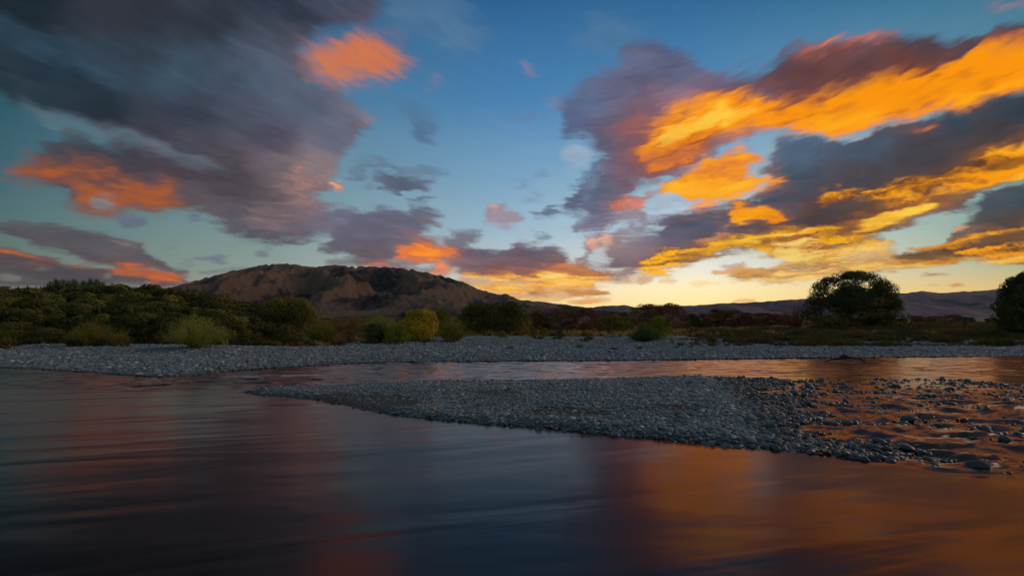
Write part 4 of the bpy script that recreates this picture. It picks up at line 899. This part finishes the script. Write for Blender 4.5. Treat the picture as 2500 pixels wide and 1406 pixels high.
# --- the willow wood on the left: unit crowns shared by many trees
protoW = [dome_crown(1, 1, 24, 9500, .042, 100 + i, L_will, droop=.25, base=.02, lobe=(.15, .25), tv=.34) for i in range(5)]
protoWt = [trunk_mesh(1, 1, 5, .03, 200 + i, B_bark) for i in range(2)]
crest = [(-500, 712), (-200, 706), (0, 700), (60, 702), (110, 700), (190, 697), (250, 694), (320, 695), (380, 697), (410, 702), (440, 708), (490, 714), (540, 724), (580, 732), (620, 740), (660, 752), (900, 770)]
wr = random.Random(3)
rows = [(43, 92, .00, 'front'), (48, 88, .22, 'front'), (54, 80, .45, 'mid'), (61, 74, .66, 'mid'), (69, 66, .84, 'back'), (78, 60, 1.0, 'back')]
lab = {'front': 'low willow in the front rank of the left wood', 'mid': 'round willow in the middle of the left wood', 'back': 'high willow on the skyline of the left wood'}
grp = {'front': 'willows along the front of the left wood', 'mid': 'willows in the middle of the left wood', 'back': 'willows along the top of the left wood'}
for d0, step, f, k in rows:
    px = -75 + wr.uniform(0, 30)
    while px < 668 - 14 * (1 - f):
        zn = 'at its left end' if px < 50 else 'left of the scruffy brown shrub' if px < 165 else 'over the scruffy brown shrub' if px < 310 else 'left of the bright willow bush' if px < 420 else 'over the bright willow bush' if px < 540 else 'near the broad willow'
        d = d0 * wr.uniform(.96, 1.05) * (1 + .04 * math.sin(px * .01))
        Y = np.interp(px, [a for a, b in crest], [b for a, b in crest]); Yt = 768 + (Y - 768) * (.10 + .90 * f) + wr.uniform(-7, 5) * (.6 if f == 1 else 1.3)
        loc = at(px, d); h = top_h(Yt, d, loc[0]) * .97; wd = step * 1.75 * d / FPX * wr.uniform(.8, 1.3)
        wd = min(wd, h * 1.35)
        plant('willow_tree', lab[k] + ' ' + zn, 'tree', wr.choice(protoW), wr.choice(protoWt), loc, grp[k], wr.uniform(0, 6.28), (wd, wd, h))
        px += wd * FPX / d / 1.75 * wr.uniform(.7, 1.05)
# dark conifers and poplars over the wood
protoP = spray_crown(1, .34, 30, 60, .06, 61, L_dark, curl=.0, low=.05)
protoD = dome_crown(1, 1, 24, 2600, .05, 62, L_dark, droop=0, base=.05, lobe=(.16, .26))
T_thin = trunk_mesh(1, .4, 2, .02, 63, B_bark)
for px, Y, w_, lb in ((45, 690, 8, 'small pointed conifer at the left end of the wood skyline'), (67, 688, 9, 'small dark conifer second along the wood skyline'), (88, 690, 8, 'leftmost of a close pair of pointed conifers on the wood skyline'), (97, 692, 8, 'right one of a close pair of pointed conifers on the wood skyline'), (176, 671, 12, 'tallest pointed dark conifer above the left wood'), (247, 680, 9, 'pointed conifer at the right end of the dark skyline clump')):
    d = 112; loc = at(px, d); h = top_h(Y, d, loc[0]); wd = w_ * 2.4 * d / FPX / .34
    plant('conifer', lb, 'tree', protoP, T_thin, loc, 'conifers on the wood skyline', wr.uniform(0, 6), (wd, wd, h))
for i, px in enumerate((122, 138, 152, 168, 186, 204, 220, 236, 252)):
    d = 104 + (i % 3) * 2; loc = at(px, d); h = top_h(682 + (i * 7) % 6 + (6 if i in (0, 8) else 0), d, loc[0]); wd = 30 * d / FPX
    plant('dark_tree', 'small black green tree in the ' + ('left' if i < 3 else 'middle' if i < 6 else 'right') + ' third of the clump standing over the wood', 'tree', protoD, T_thin, loc, 'dark trees standing over the left wood', wr.uniform(0, 6), (wd, wd, h))
for px, Y in ((460, 706), (478, 707), (494, 712)):
    d = 96; loc = at(px, d); h = top_h(Y, d, loc[0]); wd = 34 * d / FPX
    plant('green_tree', 'lighter green tree peeping over the right shoulder of the wood', 'tree', protoD, T_thin, loc, 'lighter trees behind the wood shoulder', wr.uniform(0, 6), (wd, wd, h))

def spec(name, label, px, Y, wpx, d, crown_f, mt, tr=True, tm=None, group=None, seed=[300], kw={}):
    """one plant: centre px, top Y, width in px, distance"""
    seed[0] += 3; wpx *= 1.14; loc = at(px, d); h = max(.4, top_h(Y, d, loc[0])); wd = wpx * d / FPX; s = seed[0]
    if mt is L_red: wd *= 1.18
    if crown_f == 'dome':
        a = dict(n_lobe=34, n_leaf=9000, leaf=.11, droop=.3); a.update(kw); cr = dome_crown(h, wd, a.pop('n_lobe'), a.pop('n_leaf'), a.pop('leaf'), s, mt, **a)
        st = trunk_mesh(h, wd, 6, .022 * h + .03, s + 1, tm or B_bark)
    else:
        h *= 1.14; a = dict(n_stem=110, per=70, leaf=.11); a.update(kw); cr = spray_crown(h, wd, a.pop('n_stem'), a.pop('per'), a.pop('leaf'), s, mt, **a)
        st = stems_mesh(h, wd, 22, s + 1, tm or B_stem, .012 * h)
    cat = 'tree' if name.endswith('tree') or name == 'big_willow' else 'bush'
    return plant(name, label, cat, cr, st, loc, group, wr.uniform(0, 6), (1, 1, 1), 'trunk' if crown_f == 'dome' else 'stem')

spec('willow_tree', 'broad round willow tree at the right end of the left wood', 690, 725, 112, 45, 'dome', L_will, kw=dict(n_lobe=52, n_leaf=17000, leaf=.12, droop=.45))
spec('willow_tree', 'golden green willow with a pale bare trunk right of the broad willow', 737, 729, 84, 47, 'dome', L_oliv, kw=dict(n_lobe=34, n_leaf=10000, leaf=.12, droop=.55, base=.30))
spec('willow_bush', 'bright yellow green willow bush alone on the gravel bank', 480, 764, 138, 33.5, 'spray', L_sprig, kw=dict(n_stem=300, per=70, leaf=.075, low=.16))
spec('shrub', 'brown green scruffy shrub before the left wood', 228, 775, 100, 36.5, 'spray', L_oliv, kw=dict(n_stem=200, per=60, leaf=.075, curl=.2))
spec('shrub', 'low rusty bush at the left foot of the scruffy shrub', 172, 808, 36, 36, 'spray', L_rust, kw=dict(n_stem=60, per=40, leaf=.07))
spec('shrub', 'thin twiggy bush right of the scruffy shrub', 296, 800, 46, 36.5, 'spray', L_oliv, kw=dict(n_stem=60, per=40, leaf=.07))
spec('shrub', 'small pale shrub in front of the wood right of the bright bush', 566, 808, 24, 41, 'spray', L_rust, kw=dict(n_stem=40, per=40, leaf=.07))
spec('willow_tree', 'low round willow at the left edge of the frame under the wood', 40, 786, 116, 39, 'dome', L_will, kw=dict(n_lobe=30, n_leaf=9000, leaf=.08))
spec('willow_tree', 'low round willow between the left frame edge and scruffy shrub', 118, 800, 84, 38.5, 'dome', L_will, kw=dict(n_lobe=24, n_leaf=7000, leaf=.08))
spec('willow_bush', 'dark round olive bush right of the broad willow', 783, 774, 92, 41, 'spray', L_oliv, kw=dict(n_stem=260, per=70, leaf=.08, low=.05, curl=.28))
spec('shrub', 'low brown scrub at the foot of the mountain left of the green bush', 862, 776, 90, 66, 'spray', L_rust, kw=dict(n_stem=140, per=60, leaf=.11, curl=.25))
spec('shrub', 'dull olive scrub behind the tall green bush', 905, 780, 70, 62, 'spray', L_oliv, kw=dict(n_stem=110, per=60, leaf=.11, curl=.25))
spec('shrub', 'brown scrub left of the mountain foot behind the olive bush', 822, 782, 50, 60, 'spray', L_rust, kw=dict(n_stem=90, per=50, leaf=.11, curl=.25))
spec('willow_bush', 'tall grey green willow bush with a pointed tip', 925, 764, 64, 42, 'spray', L_sprig, kw=dict(n_stem=200, per=70, leaf=.085, low=.04, curl=.1))
spec('willow_bush', 'dark green skirt of bush at the left of the pointed willow', 915, 790, 66, 41, 'dome', L_dark, kw=dict(n_lobe=22, n_leaf=6000, leaf=.08))
spec('willow_bush', 'bright lime green bush between the pointed willow and yellow tree', 968, 791, 58, 41, 'dome', L_lime, kw=dict(n_lobe=20, n_leaf=6000, leaf=.08, droop=0))
spec('yellow_tree', 'round golden yellow tree in the middle of the bank', 1025, 756, 84, 46, 'dome', L_yel, kw=dict(n_lobe=34, n_leaf=11000, leaf=.12, droop=.2, base=.08))
spec('dark_tree', 'small dark tree just behind the golden tree at its left', 988, 762, 40, 58, 'dome', L_dark, kw=dict(n_leaf=3500, n_lobe=16))
spec('willow_tree', 'dull green round tree behind the golden tree at its right', 1078, 752, 62, 60, 'dome', L_oliv, kw=dict(n_leaf=6500, n_lobe=24))
spec('willow_bush', 'leaning yellow olive bush right of the golden tree', 1108, 780, 82, 46, 'spray', L_oliv, kw=dict(n_stem=220, per=60, leaf=.085, curl=.2))
spec('willow_tree', 'left one of the two big round willows right of the mountain foot', 1172, 741, 96, 64, 'dome', L_will, kw=dict(n_leaf=15000, n_lobe=46, leaf=.16, droop=.5))
spec('willow_tree', 'right one of the two big round willows right of the mountain foot', 1244, 739, 92, 62, 'dome', L_will, kw=dict(n_leaf=15000, n_lobe=46, leaf=.16, droop=.5))
spec('red_tree', 'small red brown tree touching the right big round willow', 1310, 760, 54, 68, 'dome', L_red, kw=dict(n_lobe=25, n_leaf=6800, leaf=0.13, droop=-.5, base=.03, lobe=(.13, .21)))
spec('willow_tree', 'green tipped tree behind the small red brown tree', 1312, 756, 34, 74, 'dome', L_oliv, kw=dict(n_leaf=3000, n_lobe=14, leaf=.13))
spec('red_tree', 'left round red brown tree of the near red pair', 1374, 756, 66, 68, 'dome', L_red, kw=dict(n_lobe=30, n_leaf=8160, leaf=0.13, droop=-.5, base=.03, lobe=(.13, .21)))
spec('red_tree', 'right round red brown tree of the near red pair', 1428, 753, 62, 68, 'dome', L_red, kw=dict(n_lobe=30, n_leaf=8160, leaf=0.13, droop=-.5, base=.03, lobe=(.13, .21)))
spec('willow_tree', 'olive green tree between the red pair and the tall red tree', 1500, 768, 74, 70, 'dome', L_oliv, kw=dict(n_leaf=8000, n_lobe=26, leaf=.13))
spec('dark_tree', 'dark green tree filling the gap left of the tall red tree', 1524, 762, 52, 80, 'dome', L_dark, kw=dict(n_leaf=5000, n_lobe=18, leaf=.14))
spec('bare_bush', 'pale bare twiggy bush left of the olive green tree', 1462, 764, 34, 72, 'spray', L_rust, kw=dict(n_stem=60, per=22, leaf=.12))
spec('red_tree', 'tall red tree with a ragged top left of its twin', 1582, 743, 76, 72, 'dome', L_red, kw=dict(n_lobe=35, n_leaf=9520, leaf=0.14, droop=-.5, base=.03, lobe=(.13, .21)))
spec('red_tree', 'tall red tree with a ragged top behind the yellow bush', 1634, 741, 74, 72, 'dome', L_red, kw=dict(n_lobe=35, n_leaf=9520, leaf=0.14, droop=-.5, base=.03, lobe=(.13, .21)))
spec('yellow_tree', 'yellow green bushy tree before the tall red trees', 1606, 771, 62, 49, 'dome', L_lime, kw=dict(n_leaf=7500, n_lobe=24, leaf=.09, droop=.1))
spec('shrub', 'low dark olive bush at the left foot of the yellow green tree', 1572, 796, 78, 45, 'spray', L_dark, kw=dict(n_stem=200, per=60, leaf=.09, curl=.2))
spec('dark_tree', 'dark green tree right of the tall red trees', 1688, 766, 44, 84, 'dome', L_dark, kw=dict(n_leaf=4500, n_lobe=18, leaf=.15))
spec('red_tree', 'low red brown tree in the gap right of the dark green tree', 1716, 765, 42, 84, 'dome', L_red, kw=dict(n_lobe=18, n_leaf=4760, leaf=0.15, droop=-.5, base=.03, lobe=(.13, .21)))
for px, Y, wp, lb in ((1752, 754, 48, 'left one of three joined red brown trees'), (1788, 756, 52, 'middle one of three joined red brown trees'), (1822, 763, 46, 'right one of three joined red brown trees')):
    spec('red_tree', lb, px, Y, wp + 8, 86, 'dome', L_red, group='three joined red brown trees', kw=dict(n_lobe=23, n_leaf=6460, leaf=0.16, droop=-.5, base=.03, lobe=(.13, .21)))
for px, Y, wp, lb in ((1856, 763, 46, 'small red tree at the left of the low red hedge row'), (1890, 766, 44, 'small red tree in the middle of the low red hedge row'), (1918, 768, 40, 'small red tree at the right of the low red hedge row')):
    spec('red_tree', lb, px, Y, wp + 6, 92, 'dome', L_red, group='low red trees left of the big willow', kw=dict(n_lobe=18, n_leaf=5100, leaf=0.17, droop=-.5, base=.03, lobe=(.13, .21)))
spec('red_tree', 'open twiggy red tree with sky showing through beside the big willow', 1944, 733, 66, 80, 'spray', L_red, kw=dict(n_stem=150, per=30, leaf=.15, low=.10, curl=.05))
# the big willow on the right: many boughs with sky in the gaps
d = 74; loc = at(2078, d); hbw = top_h(664, d, loc[0]); wbw = 206 * d / FPX
big = bpy.data.objects.new('big_willow', None); col.objects.link(big); big.location = loc
tag(big, 'biggest dark willow tree with a broad dome crown on the right', 'tree')
link('trunk', trunk_mesh(hbw, wbw, 11, .30, 901, B_bark), big)
cr1 = dome_crown(hbw * .74, wbw * 1.04, 80, 30000, .19, 902, L_will, droop=.45, base=.02, lobe=(.10, .16), top_pow=.6)
cr2 = dome_crown(hbw, wbw * .98, 90, 28000, .17, 903, L_dark, droop=.2, base=.42, lobe=(.075, .125), top_pow=.5)
link('crown', cr1, big); link('crown', cr2, big)
b2 = at(2152, 75); h2_ = top_h(690, 75, b2[0])
spec('willow_tree', 'slimmer willow leaning out of the right flank of the biggest willow', 2146, 690, 74, 75, 'dome', L_will, kw=dict(n_leaf=9000, n_lobe=36, leaf=.16, lobe=(.12, .19), droop=.3))
spec('yellow_bush', 'yellow leaved bush low at the right foot of the biggest willow', 2176, 770, 30, 73, 'dome', L_yel, kw=dict(n_leaf=2200, n_lobe=10, leaf=.13))
spec('yellow_bush', 'yellow leaved bush low at the left foot of the biggest willow', 2008, 772, 28, 72, 'dome', L_oliv, kw=dict(n_leaf=2200, n_lobe=10, leaf=.13))
spec('willow_tree', 'dark willow cut off by the right edge of the frame', 2518, 664, 120, 56, 'dome', L_dark, kw=dict(n_leaf=36000, n_lobe=70, leaf=.17, lobe=(.10, .17)))
spec('red_tree', 'orange leaved bough of a tree behind the right edge willow', 2474, 682, 48, 62, 'dome', L_rust, kw=dict(n_leaf=5000, n_lobe=20, leaf=.13, base=.3))
for px, Y, wp, lb in ((2240, 770, 34, 'left one of three far flat topped trees on the plain'), (2284, 771, 34, 'middle one of three far flat topped trees on the plain'), (2330, 768, 36, 'right one of three far flat topped trees on the plain')):
    spec('dark_tree', lb, px, Y, wp, 150, 'dome', L_red, group='far trees on the right plain', kw=dict(n_leaf=2400, n_lobe=14, leaf=.3))
for i, (px, Y, wp) in enumerate(((2206, 776, 24), (2362, 775, 30), (2420, 776, 26), (1995, 776, 30))):
    spec('dark_tree', 'tiny dark tree among the far hedges of the right plain', px, Y, wp, 170, 'dome', L_dark, group='tiny far trees of the right plain', kw=dict(n_leaf=1200, n_lobe=9, leaf=.35))
for i, (px, Y, wp, d, mt_) in enumerate(((1225, 806, 22, 52, L_oliv), (1302, 800, 24, 54, L_oliv), (1328, 800, 24, 55, L_lime), (1366, 803, 28, 50, L_dark), (852, 806, 40, 44, L_rust))):
    spec('shrub', ['small olive shrub under the big round willows', 'small olive shrub left of the lime shrub in the dry grass', 'small lime shrub in the dry grass under the red trees', 'small dark shrub below the near red pair', 'low rusty shrub right of the dark olive bush'][i], px, Y, wp, d, 'dome', mt_, kw=dict(n_leaf=1300, n_lobe=9, leaf=.08))

# scrub that closes the gap between the bank and the mountain foot
sr = random.Random(8)
low = [(800, 784, 60), (846, 780, 70), (890, 778, 66), (935, 781, 60), (1000, 779, 60), (1046, 782, 64), (1095, 779, 58), (1136, 781, 50), (1290, 781, 50), (1340, 783, 56), (1480, 782, 60), (1545, 784, 60)]
where = ['behind the dark round olive bush', 'left of the rust brown scrub below the mountain', 'below the middle of the mountain foot', 'behind the pointed green willow', 'behind the lime bush', 'behind the golden tree', 'behind the leaning olive bush', 'left of the big round willows', 'right of the big round willows', 'behind the near red pair', 'behind the olive green tree', 'behind the tall red trees']
for (px, Y, wp), wh in zip(low, where):
    spec('shrub', 'distant low scrub ' + wh, px, Y - 8, wp * 1.25, 118 + sr.uniform(-10, 10), 'dome', sr.choice([L_rust, L_oliv, L_dark, L_rust]), group='low scrub under the mountain', kw=dict(n_leaf=2200, n_lobe=14, leaf=.20, droop=0))
for px, Y, wp, d, mt_, lb in ((1850, 803, 60, 56, L_dark, 'dark weedy bush left of the biggest willow on the bank edge'), (1955, 799, 70, 57, L_dark, 'dark bush on the bank edge below the open twiggy red tree'), (2090, 800, 80, 56, L_rust, 'rusty low bush below the biggest willow'),
                           (2215, 799, 90, 56, L_dark, 'dark low bush on the bank edge below the far flat topped trees'), (2330, 797, 80, 58, L_rust, 'rusty low bush on the bank left of the frame edge willow'), (2420, 799, 70, 55, L_dark, 'dark low bush at the foot of the frame edge willow'), (1776, 798, 30, 52, L_oliv, 'small green bush right of the yellow green tree')):
    spec('shrub', lb, px, Y, wp, d, 'spray', mt_, kw=dict(n_stem=120, per=50, leaf=.09, curl=.25))

# ---------------------------------------------------------------- grass and weeds (uncountable)
def tuft_mesh(n, h, w, mt, seed, lw=.02, lean=.5):
    rs = np.random.RandomState(seed); V, F, T = [], [], []
    for k in range(n):
        a = rs.uniform(0, 6.28); r_ = rs.rand() ** .5 * w * .3; hh_ = h * rs.uniform(.5, 1.05); le = lean * rs.rand() * h
        b = np.array([math.cos(a) * r_, math.sin(a) * r_, 0]); e = b + np.array([math.cos(a) * le, math.sin(a) * le, hh_]); m_ = b * .5 + e * .5 + np.array([0, 0, hh_ * .12])
        s_ = np.array([-math.sin(a + .7), math.cos(a + .7), 0]) * lw; i = len(V) * 1
        V += [b - s_, b + s_, m_ + s_ * .8, m_ - s_ * .8, e + s_ * .15, e - s_ * .15]; F += [[i, i + 1, i + 2, i + 3], [i + 3, i + 2, i + 4, i + 5]]; T += [rs.rand()] * 6
    me = np_mesh('tuft', np.array(V), np.array(F), mt, False, {'tone': np.array(T)}); return me
L_dry = leaf_mat('dry_grass_blade', [(0, (.30, .19, .07)), (.5, (.54, .34, .12)), (1, (.70, .47, .20))], .3)
L_weed = leaf_mat('weed_leaf', [(0, (.055, .06, .028)), (.5, (.10, .10, .04)), (1, (.18, .13, .05))], .3)
L_rweed = leaf_mat('rusty_weed', [(0, (.10, .055, .025)), (.5, (.16, .085, .03)), (1, (.22, .13, .04))], .3)
defs = [('a', tuft_mesh(22, .55, .6, L_dry, 1)), ('b', tuft_mesh(22, .45, .6, L_dry, 2)), ('c', tuft_mesh(30, .7, .8, L_weed, 3, .035)), ('d', tuft_mesh(30, .6, .8, L_weed, 4, .035)), ('e', tuft_mesh(26, .6, .6, L_rweed, 5, .025)), ('f', tuft_mesh(20, .22, .45, L_weed, 6, .02, .9))]
for nm, me in defs: lib_t.objects.link(bpy.data.objects.new('tuft_' + nm, me))
def tufts(name, n, pxr, dr, fpick, smin, smax, label, dens=None, seed=1):
    rs = np.random.RandomState(seed); d = rs.uniform(dr[0] ** 1.0, dr[1], n); px = rs.uniform(pxr[0], pxr[1], n); x = (px - CX) / FPX * d
    k = np.ones(n, bool) if dens is None else rs.rand(n) < dens(x, d, px)
    x, d, px = x[k], d[k], px[k]; z = ground_h(x, d) - .03; s = rs.uniform(smin, smax, len(x)) * (.55 + .9 * sstep(.35, .65, fbm(x * .45, d * .35, 3, seed)))
    Rt = np.stack([rs.normal(0, .1, len(x)), rs.normal(0, .1, len(x)), rs.uniform(0, 6.28, len(x))], -1); S = np.stack([s * 1.2, s * 1.2, s], -1)
    scatter(name, np.stack([x, d, z], -1), Rt, S, np.array([fpick[rs.randint(len(fpick))] for _ in range(len(x))]), lib_t, None, 'stuff', label)
tufts('dry_grass', 22000, (780, 2700), (46, 120), [0, 1, 0, 1, 4], .5, 1.0, 'tawny dry grass covering the flat beyond the gravel', lambda x, d, px: sstep(.4, .7, grassness(x, d)), 1)
tufts('weed_belt', 11000, (1690, 2720), (54, 74), [2, 3, 2, 3, 4], .45, .85, 'dark green weeds along the back of the right gravel bank',
      lambda x, d, px: sstep(0, 3, d - np.interp(px, [1690, 1800, 2100, 2500, 2700], [58, 56, 57, 56, 55])) * sstep(.35, .55, fbm(x * .2, d * .3, 3, 2) + .12), 2)
tufts('rust_weeds', 6000, (2000, 2720), (66, 105), [4, 4, 2, 3], .7, 1.2, 'rusty dock and weeds behind the dark weed belt', lambda x, d, px: sstep(.35, .55, fbm(x * .1, d * .2, 3, 5) + .1), 3)
tufts('gravel_weeds', 5200, (1640, 2640), (39, 55), [3, 5, 4, 5, 2], .35, .85, 'scattered weed tufts on the right gravel bank', lambda x, d, px: sstep(.50, .62, fbm(x * .35, d * .9, 3, 6) + .0 + .12 * (px > 1780)) * .8, 4)
tufts('bank_weeds', 4200, (-100, 1700), (37, 50), [5, 5, 3, 4], .35, .9, 'low green patches of weed on the middle gravel', lambda x, d, px: sstep(.60, .70, fbm(x * .16 + 6, d * .6, 3, 1)) * .8, 5)
tufts('wood_edge_grass', 5200, (-350, 860), (33.5, 42), [4, 3, 5, 0], .4, 1.0, 'rough grass along the foot of the left wood', lambda x, d, px: sstep(.46, .60, fbm(x * .25 + 6, d * .5 + 3, 3, 4) + .10 * sstep(36, 40, d)) * np.where(px < 330, 1, sstep(37, 40, d)), 6)
for i, (px, Y) in enumerate(((1412, 842), (1440, 846), (1500, 848), (1655, 845), (1650, 851), (1560, 846), (2034, 842), (1888, 842), (1246, 846), (2090, 838))):
    x, d = px2w(px, Y, .45); o = bpy.data.objects.new('weed', defs[[4, 5, 2][i % 3]][1]); col.objects.link(o); o.location = (x, d, gz(x, d) - .02); o.scale = (.7, .7, .45); o.rotation_euler.z = i
    tag(o, ['brown weed clump on the gravel below the dark olive bush, left one', 'brown weed clump on the gravel left below the dark olive bush', 'dark weed clump on open gravel between the red pair and the olive bush', 'upper of two stacked withered clumps right of the olive bush', 'lower wider one of two withered clumps right of the olive bush', 'withered clump on the gravel straight below the olive bush',
        'dark brown clump on the gravel below the biggest willow', 'low green clump at the edge of the gravel left of the biggest willow', 'withered clump on the gravel below the right big round willow', 'withered clump on the gravel right below the biggest willow'][i], 'weed', 'withered clumps on the gravel')

# ---------------------------------------------------------------- driftwood snag in the river
x0, d0 = px2w(2058, 884)
ps = []
rs = np.random.RandomState(4)
ps.append(tube([(-.95, 0, -.04), (-.6, .05, .05), (-.25, 0, .10), (.0, .0, .16)], [.02, .035, .05, .09], 7))
ps.append(tube([(.0, 0, .16), (.35, -.05, .17), (.62, -.02, .10), (.80, .03, .14), (1.15, 0, -.03)], [.09, .045, .04, .05, .02], 7))
for k in range(16):
    a = rs.uniform(0, 6.28); b = rs.uniform(-.1, 1.2); r_ = rs.uniform(.13, .24)
    e = np.array([math.cos(a) * math.cos(b), math.sin(a) * math.cos(b), math.sin(b)]) * r_
    ps.append(tube([np.zeros(3) + [0, 0, .12], e * .6 + [0, 0, .12], e * 1.1 + [0, 0, .10]], [.06, .04, .012], 5))
V, F, T = join(ps)
o = link('driftwood', np_mesh('driftwood', V * 1.0, F, B_wood, True), None, (x0, d0, .07)); o.scale = (1.1, 1.1, 1.25); tag(o, 'black driftwood snag with a root wad standing in the far channel', 'driftwood')
x1, d1 = px2w(1560, 825, .6)
ps = [tube([(-1.2, 0, .12), (-.4, .1, .16), (.5, 0, .14), (1.3, -.1, .25)], [.05, .09, .08, .03], 6), tube([(.3, 0, .15), (.5, .1, .5), (.6, .1, .8)], [.05, .03, .01], 5), tube([(-.5, 0, .15), (-.7, -.1, .5)], [.04, .01], 5)]
V, F, T = join(ps); x1, d1 = px2w(1500, 818, .65)
o = link('driftwood', np_mesh('driftwood', V, F, bark('bleached_wood', (.32, .29, .26)), True), None, (x1, d1, gz(x1, d1))); tag(o, 'bleached fallen branch on the gravel left of the dark olive bush', 'driftwood')
# ---------------------------------------------------------------- the air
bm = bmesh.new(); bmesh.ops.create_cube(bm, size=1.0)
for v in bm.verts: v.co = Vector((v.co.x * 29000, v.co.y * 29000, -1.6 + (v.co.z + .5) * 600))
me = bpy.data.meshes.new('haze'); bm.to_mesh(me); bm.free()
m = bpy.data.materials.new('haze_air'); m.use_nodes = True; t = m.node_tree; t.nodes.clear()
o_ = N(t, 'ShaderNodeOutputMaterial'); pv = N(t, 'ShaderNodeVolumePrincipled'); t.links.new(pv.outputs[0], o_.inputs['Volume'])
pv.inputs['Density'].default_value = 0.7e-5; pv.inputs['Color'].default_value = (.72, .74, .95, 1); pv.inputs['Anisotropy'].default_value = 0.0
me.materials.append(m)
haze = tag(link('haze', me), 'thin blue evening haze lying over the whole valley', None, None, 'stuff')
